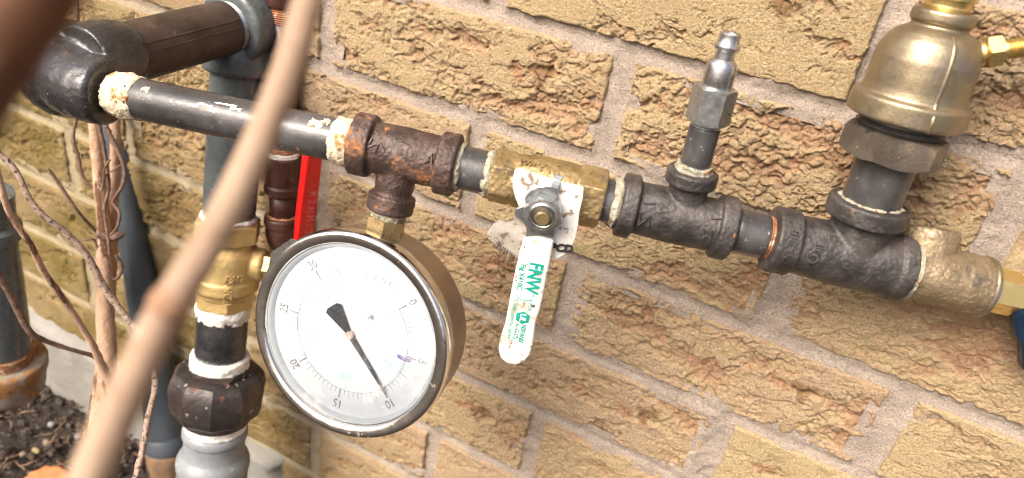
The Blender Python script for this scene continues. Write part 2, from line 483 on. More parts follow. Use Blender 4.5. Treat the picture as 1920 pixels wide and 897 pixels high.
MAT['paper_tag'] = M('paper_tag', (.78, .76, .72), (.72, .69, .63), 60, (.5, .75), 0., ((300, .0003),),
    (dict(sc=180, th=.58, w=.05, c=(.22, .15, .09), r=.8, a=.9), dict(sc=70, th=.6, w=.1, c=(.5, .43, .34), r=.8, a=.6)))
MAT['dirty_tag'] = M('dirty_tag', (.42, .38, .33), (.30, .26, .21), 80, (.5, .75), 0., ((300, .0003),),
    (dict(sc=120, th=.54, w=.06, c=(.10, .075, .055), r=.8, a=.9), dict(sc=70, th=.62, w=.06, c=(.7, .68, .64), r=.6)))
MAT['green_ink'] = M('green_ink', (.0, .33, .25), (.0, .28, .21), 300, (.5, .6), 0., (), (dict(sc=500, th=.62, w=.06, c=(.55, .6, .55), r=.6),))
MAT['black_ink'] = M('black_ink', (.02, .02, .022), (.03, .03, .03), 300, (.5, .6), 0., (), ())
MAT['grey_ink'] = M('grey_ink', (.15, .155, .165), (.36, .37, .39), 200, (.5, .6), 0., (), ())
MAT['faint_ink'] = M('faint_ink', (.42, .44, .47), (.62, .64, .66), 200, (.5, .6), 0., (), ())
MAT['teal_ink'] = M('teal_ink', (.46, .72, .74), (.60, .78, .80), 150, (.5, .6), 0., (), ())
MAT['purple_ink'] = M('purple_ink', (.17, .09, .42), (.3, .22, .5), 400, (.5, .6), 0., (), ())
MAT['pale_ink'] = M('pale_ink', (.72, .26, .3), (.7, .16, .2), 300, (.5, .6), 0., (), ())
MAT['pointer_black'] = M('pointer_black', (.012, .014, .018), (.03, .033, .04), 300, (.35, .5), 0., (), (dict(sc=900, th=.63, w=.03, c=(.6, .6, .62), r=.6),))
MAT['dial_ring'] = M('dial_ring', (.62, .66, .70), (.5, .54, .58), 40, (.3, .5), 0., (), ())
MAT['hub_tan'] = M('hub_tan', (.50, .36, .29), (.6, .5, .44), 300, (.5, .7), 0., (), (dict(sc=800, th=.6, w=.05, c=(.2, .17, .16), r=.6),))
MAT['blue_sleeve'] = M('blue_sleeve', (.005, .016, .036), (.008, .022, .048), 40, (.36, .5), 0., ((200, .0002),),
    (dict(sc=180, th=.64, w=.05, c=(.06, .09, .13), r=.6),))
MAT['cane'] = M('cane', (.36, .25, .165), (.30, .20, .13), 40, (.65, .85), 0., ((300, .0004),), (dict(sc=90, th=.54, w=.12, c=(.24, .14, .08), r=.8, a=.7), dict(sc=260, th=.62, w=.06, c=(.14, .08, .05), r=.8, a=.8), dict(sc=140, th=.6, w=.08, c=(.48, .37, .27), r=.8, a=.6)), stretch=(1, 1, .25))
MAT['dark_cane'] = M('dark_cane', (.12, .045, .016), (.07, .026, .010), 60, (.75, .9), 0., ((300, .0004),), (dict(sc=110, th=.52, w=.14, c=(.34, .17, .075), r=.8, a=.85),))
MAT['cane_joint'] = M('cane_joint', (.32, .185, .105), (.25, .14, .08), 60, (.7, .85), 0., ((300, .0004),), ())
MAT['bark'] = M('bark', (.56, .37, .25), (.42, .25, .15), 120, (.7, .9), 0., ((500, .0012), (160, .001)),
    (dict(sc=110, th=.55, w=.05, c=(.16, .075, .04), r=.9, st=(1, 1, .14)), dict(sc=220, th=.58, w=.05, c=(.55, .4, .29), r=.9, st=(1, 1, .1))), stretch=(1, 1, .18))
MAT['dark_bark'] = M('dark_bark', (.11, .06, .042), (.19, .115, .08), 200, (.6, .85), 0., ((600, .0008),),
    (dict(sc=260, th=.6, w=.05, c=(.22, .16, .12), r=.9),))
MAT['grey_bark'] = M('grey_bark', (.36, .27, .21), (.24, .16, .115), 160, (.7, .9), 0., ((500, .001),),
    (dict(sc=420, th=.56, w=.03, c=(.045, .03, .025), r=.9), dict(sc=200, th=.62, w=.05, c=(.52, .44, .37), r=.9)))
MAT['concrete'] = M('concrete', (.27, .255, .23), (.21, .20, .175), 14, (.8, .95), 0., ((900, .0006), (160, .001)),
    (dict(sc=24, th=.55, w=.14, c=(.21, .20, .12), r=.95, a=.6), dict(sc=140, th=.68, w=.04, c=(.14, .13, .11), r=.95)))
MAT['soil'] = M('soil', (.030, .021, .015), (.055, .040, .029), 60, (.85, 1.), 0., ((600, .004), (180, .005)),
    (dict(sc=240, th=.62, w=.05, c=(.12, .088, .062), r=1.), dict(sc=20, th=.6, w=.1, c=(.03, .035, .012), r=1., a=.5)))
MAT['soil_crumb'] = M('soil_crumb', (.035, .024, .017), (.085, .062, .046), 90, (.85, 1.), 0., ((600, .001),), (dict(sc=120, th=.62, w=.05, c=(.16, .12, .085), r=1.),))
MAT['straw'] = M('straw', (.27, .17, .10), (.16, .095, .06), 90, (.7, .9), 0., ((500, .0004),), ())
MAT['pebble_grey'] = M('pebble_grey', (.26, .25, .25), (.18, .17, .165), 120, (.6, .8), 0., ((500, .0004),), ())
MAT['pebble_tan'] = M('pebble_tan', (.24, .18, .12), (.16, .12, .08), 120, (.7, .9), 0., ((500, .0004),), ())
MAT['pebble_yellow'] = M('pebble_yellow', (.28, .24, .11), (.2, .17, .08), 120, (.6, .8), 0., ((500, .0004),), ())
MAT['pale_wood'] = M('pale_wood', (.46, .37, .33), (.40, .32, .28), 60, (.6, .8), 0., ((400, .0003),), ())
MAT['earthy_brown'] = M('earthy_brown', (.20, .115, .055), (.13, .08, .045), 60, (.7, .9), 0., ((300, .001),), ())
MAT['orange_bark'] = M('orange_bark', (.55, .19, .055), (.32, .12, .06), 90, (.7, .9), 0., ((400, .001),), ())

def rusty_cap_material():
    return M('rusty_cap', (.34, .30, .24), (.24, .19, .13), 60, (.5, .8), .1, ((400, .0005), (90, .0008)),
             (rust(55, .5, .08, c=(.22, .09, .03), c2=(.35, .17, .05)), dict(sc=120, th=.66, w=.04, c=(.6, .56, .48), r=.7), rust(180, .64, .04, c=(.08, .035, .02), c2=(.12, .05, .02))))
MAT['rusty_cap'] = rusty_cap_material()

def brick_material():
    t = NT('sand_faced_brick')
    sp = t.attr('spall'); tone = t.attr('tone'); olive_tint = t.attr('olive_tint')
    sand = t.mix(t.ramp(t.noise(18, 4, .6), .35, .65), (.53, .40, .215), (.47, .35, .185))
    warm = t.ramp(tone, 0., 1.)
    sand = t.mix(t.math('MULTIPLY', warm, .8), sand, (.50, .345, .225))
    grain = t.noise(800, 3, .75)
    sand = t.mix(t.ramp(grain, .53, .66, 0, .8), sand, (.66, .53, .34))
    sand = t.mix(t.ramp(grain, .47, .34, 0, .75), sand, (.24, .17, .085))
    body = t.mix(t.ramp(t.noise(70, 5, .6), .38, .62), (.50, .345, .20), (.50, .375, .21))
    body = t.mix(t.ramp(t.noise(34, 5, .62), .56, .66, 0, .8), body, (.40, .20, .105))
    body = t.mix(t.ramp(t.attr('core'), .1, 1., 0, .6), body, (.40, .215, .125))      # the red clay under the sanded skin
    body = t.mix(t.ramp(grain, .53, .66, 0, .65), body, (.60, .45, .29))
    body = t.mix(t.ramp(grain, .47, .34, 0, .5), body, (.24, .14, .075))
    c = t.mix(sp, sand, body)
    stain = t.ramp(t.noise(26, 3, .5), .68, .74, 0, .8)
    c = t.mix(stain, c, (.23, .125, .055))
    olive_mix = t.math('MULTIPLY', olive_tint, t.ramp(t.noise(22, 5, .6), .25, .7, .45, 1.))
    c = t.mix(olive_mix, c, (.20, .145, .045))  # dark olive tint by wall position, broken up by noise
    t.l(c, t.b.inputs['Base Color'])
    t.b.inputs['Roughness'].default_value = .92
    t.b.inputs['Specular IOR Level'].default_value = .25
    b1 = t.bump(t.noise(800, 4, .75), .0022, 1.)
    t.l(b1, t.b.inputs['Normal'])
    return t.m
MAT['brick'] = brick_material()
def mortar_material():
    t = NT('lime_mortar')
    olive_tint = t.attr('olive_tint')
    c = t.mix(t.ramp(t.noise(30, 5, .6), .35, .65), (.42, .345, .28), (.34, .28, .23))
    g = t.noise(900, 3, .7)
    c = t.mix(t.ramp(g, .54, .68, 0, .7), c, (.56, .49, .42))
    c = t.mix(t.ramp(g, .46, .34, 0, .7), c, (.17, .14, .115))
    c = t.mix(t.ramp(t.noise(300, 4, .6), .66, .72, 0, .7), c, (.2, .2, .21))
    c = t.mix(t.math('MULTIPLY', olive_tint, .75), c, (.36, .30, .17))
    t.l(c, t.b.inputs['Base Color'])
    t.b.inputs['Roughness'].default_value = .95
    t.b.inputs['Specular IOR Level'].default_value = .2
    b1 = t.bump(t.noise(900, 4, .7), .0012, 1.)
    b2 = t.bump(t.noise(350, 4, .65), .0012, .8, b1)
    t.l(b2, t.b.inputs['Normal'])
    return t.m
MAT['mortar'] = mortar_material()
def dial_material():
    t = NT('dial_enamel')
    c = t.mix(t.ramp(t.noise(24, 5, .6), .52, .72, 0, .55), (.87, .91, .97), (.84, .80, .73))
    c = t.mix(t.ramp(t.noise(700, 3, .6), .69, .73, 0, .6), c, (.42, .33, .22))
    t.l(c, t.b.inputs['Base Color']); t.b.inputs['Roughness'].default_value = .6
    return t.m
MAT['dial'] = dial_material()
def lens_material():
    """thin clear pane with a film of dried dirt on it"""
    t = NT('gauge_glass')
    tr = t.n('BsdfTransparent'); tr.inputs[0].default_value = (.97, .985, .985, 1)
    gl = t.n('BsdfGlossy'); gl.inputs['Roughness'].default_value = .06
    fr = t.n('Fresnel'); fr.inputs[0].default_value = 1.5
    m1 = t.n('MixShader'); t.l(fr.outputs[0], m1.inputs[0]); t.l(tr.outputs[0], m1.inputs[1]); t.l(gl.outputs[0], m1.inputs[2])
    df = t.n('BsdfDiffuse'); df.inputs[0].default_value = (.84, .83, .80, 1)
    m2 = t.n('MixShader')
    a = t.ramp(t.noise(38, 6, .65), .47, .75, 0.02, .55)
    s = t.ramp(t.noise(900, 2, .5), .70, .75, 0, .6)
    t.l(t.math('MAXIMUM', a, s), m2.inputs[0]); t.l(m1.outputs[0], m2.inputs[1]); t.l(df.outputs[0], m2.inputs[2])
    t.l(m2.outputs[0], t.out.inputs['Surface'])
    return t.m
MAT['lens'] = lens_material()

# ------------------------------------------------------------------ the wall: bricks, mortar, footing
H = .0667
L = 3 * H
BED, HEAD = .0096, .0118
HEADW = {(2, 0): .016, (4, 0): .014, (3, 1): .0150, (1, 0): .0135, (1, 1): .016}
DZ = {1: .016, 2: .011, 3: -.027, 4: -.023, 5: -.005, 6: -.032, 7: .017, 8: .044}
def joint_z(j): return (-j + DZ.get(j, 0.)) * H
def head_x(j, k):
    """centre of the k-th upright joint in the course below bed joint j"""
    if j % 2: return k * L - .0072
    return (k + .5) * L + .0115
wall = thing('brick_wall', (-.25, 0, -.62), 'weathered sand-coloured brick wall with flaking faces and grey mortar', 'wall')
WZ0 = -.70
def olive_tint_at(x, z):
    return sstep(-.10, -.45, x + z * .55 + .16) * 1.0  # olive tint of bricks and mortar, growing towards the lower left
def brick_face(x, y, w, h, seed, amt):
    """height (mm) and flaked fraction over a brick face; x, y in mm"""
    ox = seed * 137.1 % 997
    X = x + ox; Y = y + ox * .37
    wx = fbm2(X / 9, Y / 9, 3, seed) * 6; wy = fbm2(X / 9 + 50, Y / 9, 3, seed + 1) * 5
    A = fbm2((X + wx) / 50, (Y + wy) / 22, 6, seed + 2, .58) * 1.5
    A2 = fbm2((X + wx) / 24, (Y + wy) / 12, 4, seed + 3, .55) * 1.5
    th = .36 - amt * .52
    m1 = sstep(th, th + .024, A)
    m2 = sstep(th + .08, th + .12, A2 + A * .3) * (1 - m1)
    f1, f2, c1 = worley2((X + wx * .7) / 5.6, (Y + wy * .7) / 4.4, seed + 4)
    g1, g2, c2 = worley2(X / 2.3, Y / 2.0, seed + 5)
    crev = 1 - sstep(0, .16, f2 - f1)
    lump = c1 * 1.1 + np.clip(1 - f1 * f1 * 1.2, 0, 1) * (.3 + .7 * c1) - crev * .9 + np.clip(1 - g1 * 1.1, 0, 1) * .9 * c2
    deep = sstep(th + .12, th + .50, A)
    hs = (-2.7 - 2.6 * deep + lump * 1.25) * (.65 + .6 * ((seed % 97) / 97.)) + .4 * fbm2(X / 3, Y / 3, 2, seed + 6)
    plate = .45 * fbm2(X / 30, Y / 18, 3, seed + 7) + .17 * perlin2(X / 1.5, Y / 1.5, seed + 8)
    rim = sstep(th - .16, th, A) * (1 - m1)
    plate = plate + .35 * rim * (fbm2(X / 5, Y / 5, 2, seed + 12))
    z = plate * (1 - m1) + hs * m1
    z = z - m2 * (.9 + .7 * crev - .5 * c1)
    cr = np.abs(fbm2((X + wx * 1.6) / 15, (Y + wy * 1.6) / 10, 3, seed + 9))
    cm = sstep(th - .55, th - .05, A)
    z = z - (1 - sstep(.0, .030, cr)) * cm * (1 - m1) * 1.7
    d = np.minimum(np.minimum(x, w - x), np.minimum(y, h - y))
    dn = d + 1.5 * fbm2(X / 6, Y / 6, 3, seed + 11) + .9
    z = z - 2.6 * (1 - sstep(0, 2.0, dn)) ** 1.2
    sp = np.clip(m1 + .35 * m2 + .35 * (1 - sstep(.0, 2.0, dn)), 0, 1)
    return z, sp, deep * m1
nb = 0
rng = random.Random(3)
AMT = {}
for j in range(-2, 11):
    zt = joint_z(j) - BED / 2; zb = joint_z(j + 1) + BED / 2
    for k in range(-7, 3):
        xl = head_x(j, k) + HEADW.get((j, k), HEAD) / 2; xr = head_x(j, k + 1) - HEADW.get((j, k + 1), HEAD) / 2
        xc, zc = (xl + xr) / 2, (zt + zb) / 2
        if xl > .50 or xr < -1.02: continue
        if zt < -.545 and xr < -.30: continue
        w = np.array([xc, 0, zc]); q = ROT @ (w - CAM)
        near = q[2]
        u, v = FPX * q[0] / q[2], FPX * q[1] / q[2]
        vis = abs(u) < 1250 and abs(v) < 760
        if not vis and (abs(u) > 1900 or abs(v) > 1250): continue
        seed = rng.randrange(1, 9000)
        amt = rng.uniform(.15, 1.0)
        tone = rng.random() ** .8
        step = .00070 * max(.75, near / .42) if vis else .003
        W, Hh = xr - xl, zt - zb
        nx, ny = max(8, int(W / step)), max(6, int(Hh / step))
        gx, gy = np.meshgrid(np.linspace(0, W, nx + 1), np.linspace(0, Hh, ny + 1))
        x, y = gx.ravel(), gy.ravel()
        z, sp, core = brick_face(x * 1000, y * 1000, W * 1000, Hh * 1000, seed, amt)
        # the outline wanders a little, as clay does
        ex = .0011 * fbm2(np.full_like(y, 3.1), y * 90, 3, seed + 20); ex2 = .0011 * fbm2(np.full_like(y, 7.1), y * 90, 3, seed + 21)
        ey = .0009 * fbm2(x * 60, np.full_like(x, 5.5), 3, seed + 22); ey2 = .0009 * fbm2(x * 60, np.full_like(x, 9.5), 3, seed + 23)
        fx, fy = x / W, y / Hh
        xx = xl + x + ex * (1 - fx) + ex2 * fx
        zz = zb + y + ey * (1 - fy) + ey2 * fy
        tilt = rng.uniform(-.0012, .0012)
        yy = -(z * .001 + tilt * (fx - .5) + rng.uniform(-.0006, .0006))
        V = np.stack([xx, yy, zz], 1)
        idx = np.arange((nx + 1) * (ny + 1)).reshape(ny + 1, nx + 1)
        F = np.stack([idx[:-1, :-1], idx[:-1, 1:], idx[1:, 1:], idx[1:, :-1]], -1).reshape(-1, 4)
        # sides going back into the wall
        bd = np.concatenate([idx[0, :], idx[1:, -1], idx[-1, -2::-1], idx[-2:0:-1, 0]])
        back = V[bd].copy(); back[:, 1] = .03
        n0 = len(V); m = len(bd); a = np.arange(m); b = (a + 1) % m
        F = np.vstack([F, np.stack([bd[b], bd[a], n0 + a, n0 + b], 1)])
        V = np.vstack([V, back]); sp = np.concatenate([sp, np.ones(m)]); core = np.concatenate([core, np.zeros(m)])
        tint = np.clip(olive_tint_at(V[:, 0], V[:, 2]), 0, 1)
        obj('brick', V, F, MAT['brick'], wall, attrs={'spall': sp, 'core': core, 'tone': np.full(len(V), tone), 'olive_tint': tint})
        nb += 1
# mortar: recessed bed, slightly hollow, only where the joints run
mx = np.arange(-1.05, .50, .0013); mz = np.arange(-.70, .14, .0013)
JZ = np.array([joint_z(j) for j in range(-3, 12)])
gx, gz = np.meshgrid(mx, mz)
x = gx.ravel(); z = gz.ravel()
jb = np.abs(z[:, None] - JZ[None]).argmin(1); db = np.abs(z - JZ[jb])
course = np.searchsorted(-JZ, -z) - 1 - 3            # index of the bed joint above
dh = np.full(x.shape, 9.)
for k in range(-8, 4):
    hx = np.where(course % 2 == 1, k * L - .0072, (k + .5) * L + .0115)
    dh = np.minimum(dh, np.abs(x - hx))
dj = np.minimum(db - BED / 2, dh - .009)            # <0 in the joint
keep = dj < .0045
yy = .0026 + .0013 * np.clip(-dj / .006, 0, 1) - .0011 * fbm2(x * 60, z * 60, 4, 77) - .0006 * fbm2(x * 260, z * 260, 3, 78)
yy = yy - .0018 * sstep(.15, .45, fbm2(x * 25, z * 25, 3, 79))
V = np.stack([x, yy, z], 1)
idx = np.arange(len(x)).reshape(len(mz), len(mx))
F = np.stack([idx[:-1, :-1], idx[:-1, 1:], idx[1:, 1:], idx[1:, :-1]], -1).reshape(-1, 4)
F = F[keep[F].any(1)]
q = (V - CAM) @ ROT.T
inside = (q[:, 2] > .05) & (np.abs(FPX * q[:, 0] / np.maximum(q[:, 2], .05)) < 1500) & (np.abs(FPX * q[:, 1] / np.maximum(q[:, 2], .05)) < 950)
F = F[inside[F].all(1)]
used = np.unique(F); remap = np.full(len(V), -1); remap[used] = np.arange(len(used))
V = V[used]; F = remap[F]
obj('mortar', V, F, MAT['mortar'], wall, attrs={'olive_tint': np.clip(olive_tint_at(V[:, 0], V[:, 2]), 0, 1)})
# backing behind the joints
obj('wall_core', [(-1.6, .02, WZ0 - .1), (1.2, .02, WZ0 - .1), (1.2, .02, 1.2), (-1.6, .02, 1.2), (-1.6, .2, WZ0 - .1), (1.2, .2, WZ0 - .1), (1.2, .2, 1.2), (-1.6, .2, 1.2)],
    [[0, 1, 2, 3], [7, 6, 5, 4], [0, 4, 5, 1], [3, 2, 6, 7], [0, 3, 7, 4], [1, 5, 6, 2]], MAT['mortar'], wall, smooth=False)
# concrete footing
fx = np.linspace(-1.3, -.232, 200); fz = np.linspace(-.72, -.508, 60)
gx, gz = np.meshgrid(fx, fz); x = gx.ravel(); z = gz.ravel()
top = -.515 - .014 * sstep(-.5, -.25, x) + .008 * fbm2(x * 14, x * 0, 3, 5)
z = np.minimum(z, top)
e = sstep(0, .012, top - z) * sstep(0, .02, -.232 - x + .006 * fbm2(z * 30, z * 0, 2, 8))
yy = .012 - .022 * e - .0025 * fbm2(x * 30, z * 30, 4, 6)
V = np.stack([x, yy, z], 1); idx = np.arange(len(x)).reshape(60, 200)
F = np.stack([idx[:-1, :-1], idx[:-1, 1:], idx[1:, 1:], idx[1:, :-1]], -1).reshape(-1, 4)
obj('footing', V, F, MAT['concrete'], wall, label='rough grey concrete footing under the bricks')

# ------------------------------------------------------------------ ground
GZ = -.618
gx, gy = np.meshgrid(np.linspace(-1.15, .05, 420), np.linspace(-.62, .012, 220))
x, y = gx.ravel(), gy.ravel()
f1, f2, c1 = worley2(x * 90, y * 90, 3)
z = GZ + .010 * fbm2(x * 12, y * 12, 4, 11) + .006 * fbm2(x * 60, y * 60, 3, 12) + .004 * np.clip(.7 - f1, 0, 1) * c1
V = np.stack([x, y, z], 1); idx = np.arange(len(x)).reshape(220, 420)
F = np.stack([idx[:-1, :-1], idx[:-1, 1:], idx[1:, 1:], idx[1:, :-1]], -1).reshape(-1, 4)
bed = obj('flower_bed', V, F, MAT['soil'])
tag(bed, 'dark crumbly soil along the foot of the wall', 'soil', kind='structure')
S = 60
V = [(-S, -S, GZ - .02), (S, -S, GZ - .02), (S, S, GZ - .02), (-S, S, GZ - .02)]
tag(obj('ground', V, [[0, 1, 2, 3]], MAT['soil'], smooth=False), 'bare dark ground round the house', 'ground', kind='structure')
def soil_z(px, py):
    v = ray(px, py); t = (GZ - CAM[2]) / v[2]; return CAM + v * t
# crumbs and bark bits strewn over the soil
ico = []
bm = bmesh.new(); bmesh.ops.create_icosphere(bm, subdivisions=1, radius=1); bm.verts.index_update()
IV = np.array([v.co[:] for v in bm.verts]); IF = np.array([[v.index for v in f.verts] for f in bm.faces]); bm.free()
rs = np.random.RandomState(4)
VV = []; FF = []
for i in range(9000):
    c = np.array([rs.uniform(-.95, -.2), rs.uniform(-.42, .0), 0]); c[2] = GZ + rs.uniform(-.004, .010)
    s = rs.gamma(2., .0007) + .0007
    v = IV * (1 + .35 * rs.randn(len(IV), 1)) * s * np.array([rs.uniform(.6, 1.6), rs.uniform(.6, 1.6), rs.uniform(.4, 1.)])
    VV.append(v + c); FF.append(IF + i * len(IV))
cr = obj('soil_crumbs', np.vstack(VV), np.vstack(FF), MAT['soil_crumb'], smooth=False)
tag(cr, 'small dark crumbs of earth and bark on the soil', 'soil', kind='stuff')
VV = []; FF = []; n = 0
for i in range(420):
    c = np.array([rs.uniform(-.9, -.22), rs.uniform(-.40, -.005), GZ + rs.uniform(.004, .012)])
    a = rs.uniform(0, 6.28); l = rs.uniform(.006, .03); d = np.array([math.cos(a), math.sin(a), rs.uniform(-.25, .35)]) * l
    b = d * .5 + rs.randn(3) * l * .12
    v, f = sweep([c, c + b, c + d], [.0005, rs.uniform(.0005, .0011), .0004], 5, 3)
    VV.append(v); FF += [[q + n for q in p] for p in f]; n += len(v)
tag(obj('plant_litter', np.vstack(VV), FF, MAT['straw']), 'dry straw-coloured stalk bits lying on the soil', 'plant litter', kind='stuff')
def pebble(px, py, r, mat, label, sq=(1, 1, .7), seed=0):
    c = soil_z(px, py) + np.array([0, 0, .006])
    bm = bmesh.new(); bmesh.ops.create_icosphere(bm, subdivisions=3, radius=1); bm.verts.index_update()
    v = np.array([w.co[:] for w in bm.verts]); f = [[w.index for w in g.verts] for g in bm.faces]; bm.free()
    v = v * (1 + .22 * fbm3(v * 1.3 + seed, 3, seed))[:, None] * r * np.array(sq)
    tag(obj('pebble', v + c, f, MAT[mat]), label, 'pebble', 'pebbles lying on the soil')
pebble(98, 804, .0038, 'pebble_grey', 'grey pebble on the soil below the rusty pipe cap', seed=1)
pebble(148, 826, .0038, 'pebble_grey', 'pale grey pebble on the soil beside the blurred cane', seed=2)
pebble(66, 730, .009, 'pebble_tan', 'tan stone on the soil just under the rusty cap', (1.4, .9, .6), seed=3)
pebble(70, 853, .0036, 'pebble_yellow', 'small yellowish stone on the soil above the cut stump', (1.5, .8, .6), seed=4)
pebble(45, 860, .0036, 'pebble_tan', 'small tan stone on the soil nearest the lower frame corner', seed=5)
pebble(90, 838, .0048, 'pebble_tan', 'pale angular stone chip in the middle of the bare soil', (1, .8, .9), seed=6)
# cut stump
st = thing('cut_stump', soil_z(92, 930), 'freshly cut stump with pale wood and orange bark in the soil', 'stump')
c = soil_z(92, 937)
sa = unit(np.array([-.1, -.25, 1.]))
V, F = lathe(c, sa, [(-.03, .030), (.0, .029), (.012, .028), (.0185, .0268), (.0190, .0240)], 48)
obj('bark', *rough_up((V, F), .0035, 160, 5), MAT['orange_bark'], st)
V, F = lathe(c, sa, [(-.02, .0236), (.0176, .0236), (.0182, .022), (.0184, .001)], 40)
obj('cut_face', V, F, MAT['pale_wood'], st)

# ------------------------------------------------------------------ the horizontal pipe run
RA = P(205, 174, .375)                 # where the run leaves the big elbow
T1 = P(752, 288, .350)                 # middle of the gauge tee
T3 = P(1592, 481, .343)                # middle of the last tee
AX = unit(T3 - T1)
AL = unit(T1 - RA)
def near_side(ax, px, r=.012):
    """distance along the run at which the side of the pipe facing the camera passes column px"""
    q = T1 + ax * on_line(T1, ax, px=px); c = CAM - q; c = unit(c - ax * np.dot(c, ax))
    return on_line(T1 + c * r, ax, px=px)
def tr(px): return near_side(AX, px)
def tl(px): return near_side(AL, px, .009)
UP = np.array([0., 0., 1.])
PR = .01065                            # half-inch pipe, outside radius
def pipe_prof(t0, t1, r, thread0=0., thread1=0., pitch=.0018, dr=.0006):
    """straight pipe whose ends carry cut threads of the given lengths"""
    pr = []
    t = t0
    while t < t0 + thread0 - 1e-6:
        pr += [(t, r - dr * 1.6), (t + pitch * .5, r - dr * .5)]; t += pitch
    pr += [(max(t, t0 + thread0), r)]
    e = t1 - thread1
    n = 7
    for i in range(1, n): pr.append((pr[0][0] * 0 + (t0 + thread0) + (e - t0 - thread0) * i / n, r))
    pr.append((e, r)); t = e
    while t < t1 - 1e-6:
        pr += [(t + pitch * .5, r - dr * 1.6), (t + pitch, r - dr * .5)]; t += pitch
    return pr
def dope_ring(q, a, t0, t1, r, amp=.0012, seed=0, scale=420, seg=72, n=9):
    """lumpy ring of thread sealant"""
    pr = [(t0, r * .86)]
    for i in range(n + 1):
        s = i / n
        pr.append((t0 + (t1 - t0) * s, r * (1 + .05 * math.sin(s * math.pi) + .02 * math.sin(9 * s + seed))))
    pr.append((t1, r * .86))
    return rough_up(lathe(q, a, pr, seg), amp, scale, seed)

# ---- black pipe from the elbow to the gauge tee
o = thing('black_pipe', RA, 'long black steel pipe with paint chips between glossy elbow and gauge tee', 'pipe')
V, F = lathe(T1, AL, pipe_prof(tl(196), tl(660), PR, .004, .004), 64)
obj('tube', V, F, MAT['black_pipe'], o, sharp=40)
V, F = dope_ring(T1, AL, tl(192), tl(243), PR * 1.04, .0014, 3)
obj('thread_sealant', V, F, MAT['sealant'], o, label='cream and orange thread sealant smeared at the elbow end')
V, F = dope_ring(T1, AL, tl(618), tl(652), PR * 1.05, .0010, 8)
obj('thread_sealant', V, F, MAT['sealant'], o, label='cream thread sealant beside the gauge tee')
# scuffed paint marks along the top of the pipe
for i, (px, ang, ln, wd) in enumerate([(385, 20, .008, .0012), (362, 12, .005, .0010), (420, 34, .011, .0012), (398, 8, .0035, .001), (440, 26, .006, .0012), (270, 30, .004, .003), (588, 34, .007, .004), (604, 46, .004, .003)]):
    c = T1 + AL * tl(px)
    toc = unit(CAM - c); d0 = unit(toc - AL * np.dot(toc, AL)); e0 = np.cross(AL, d0)
    if e0[2] < 0: e0 = -e0
    g = []
    rr = np.random.RandomState(i)
    nn, mm = 7, 5
    for a in np.linspace(-.5, .5, nn):
        for b in np.linspace(-.5, .5, mm):
            th = math.radians(ang) + b * wd / PR * (1 + .4 * rr.randn()) ; tt = a * ln * (1 + .15 * rr.randn())
            g.append(c + AL * tt + (d0 * math.cos(th) + e0 * math.sin(th)) * (PR + .00012))
    F = [[r * mm + s, r * mm + s + 1, (r + 1) * mm + s + 1, (r + 1) * mm + s] for r in range(nn - 1) for s in range(mm - 1)]
    obj('paint_fleck', g, F, MAT['white_sealant' if i < 5 else 'sealant'], o)

# ---- gauge tee
GN = np.array([math.cos(math.radians(-85)) * math.cos(.25), math.sin(math.radians(-85)) * math.cos(.25), math.sin(.25)])
GU = unit(UP - GN * GN[2])             # gauge axis up towards the tee
def band(t0, t1, r, e=.0012):
    return [(t0, r - e), (t0 + e * .6, r), (t1 - e * .6, r), (t1, r - e)]
o = thing('pipe_tee', T1, 'rusty brown iron tee holding the pressure gauge', 'pipe tee', 'iron tees in the pipe run')
ch = [lathe(T1, AX, [(tr(662), .0122), (tr(750), .0130), (tr(846), .0122)], 48),
      lathe(T1, AX, band(tr(650), tr(690), .0152), 48), lathe(T1, AX, band(tr(815), tr(852), .0152), 48),
      lathe(T1, -GU, [(0, .0095), (.016, .0095), (.021, .0090), (.030, .0090)], 40), lathe(T1, -GU, band(.0205, .0295, .0116), 40)]
obj('body', *fuse(join(*ch), .0006, 4, .00035, 700, 1), MAT['rusty_casting'], o)
toc = unit(CAM - T1)
for s, px, rt in (('N', 700, .3), ('I', 715, -.7), ('7', 795, -.6), ('V', 806, .2)):
    obj('cast_mark', *wrap_text(s, .0075, T1 + AX * tr(px), AX, .0130, toc + UP * .1, 1, rt, .0006), MAT['rusty_casting'], o)

# ---- pressure gauge
GC = T1 - GU * .0925                   # centre of the case
FC = GC + GN * .0195                   # centre of the front rim
GR = np.cross(GU, GN)                  # to the viewer's right
TU, TR = -GU, -GR                      # the dial hangs upside down
g = thing('pressure_gauge', GC + GU * .05, 'round steel pressure gauge hanging upside down with white dial', 'pressure gauge')
V, F = lathe(FC, -GN, [(.0060, .0490), (.0066, .0515), (.030, .0515), (.0325, .0507), (.034, .0490), (.035, .046)], 128)
obj('case', V, F, MAT['stainless_brushed'], g, sharp=50)
rim = [(.0095, .0500), (.0095, .0535), (.0085, .0540), (.0032, .0540), (.0013, .0536), (.0004, .0530), (.0, .0521), (.0, .0512), (.0003, .0482), (.0009, .0476), (.0020, .0472), (.0040, .0468), (.0054, .0467)]
V, F = lathe(FC, -GN, rim, 160, cap=False)
obj('bezel', V, F, MAT['stainless'], g, sharp=50, label='worn chrome bezel')
V, F = lathe(FC, -GN, [(.0022, .0470), (.0026, .0458), (.0045, .0450), (.0052, .0448)], 128, cap=False)
obj('inner_ring', V, F, MAT['dial_ring'], g)
V, F = lathe(FC, -GN, [(.0056, .0468), (.0052, .0467), (.0052, .0005)], 96)
F = [q[::-1] for q in F]
dial = obj('dial', V, F, MAT['dial'], g)
def dl(x, y, off=0.): return FC - GN * (.0051 - off) + TR * x + TU * y
def pol(a, r, off=0.): return dl(math.cos(a) * r, math.sin(a) * r, off)
def ang(v, vmax): return math.radians(225 - 270 * v / vmax)
RS = .0312
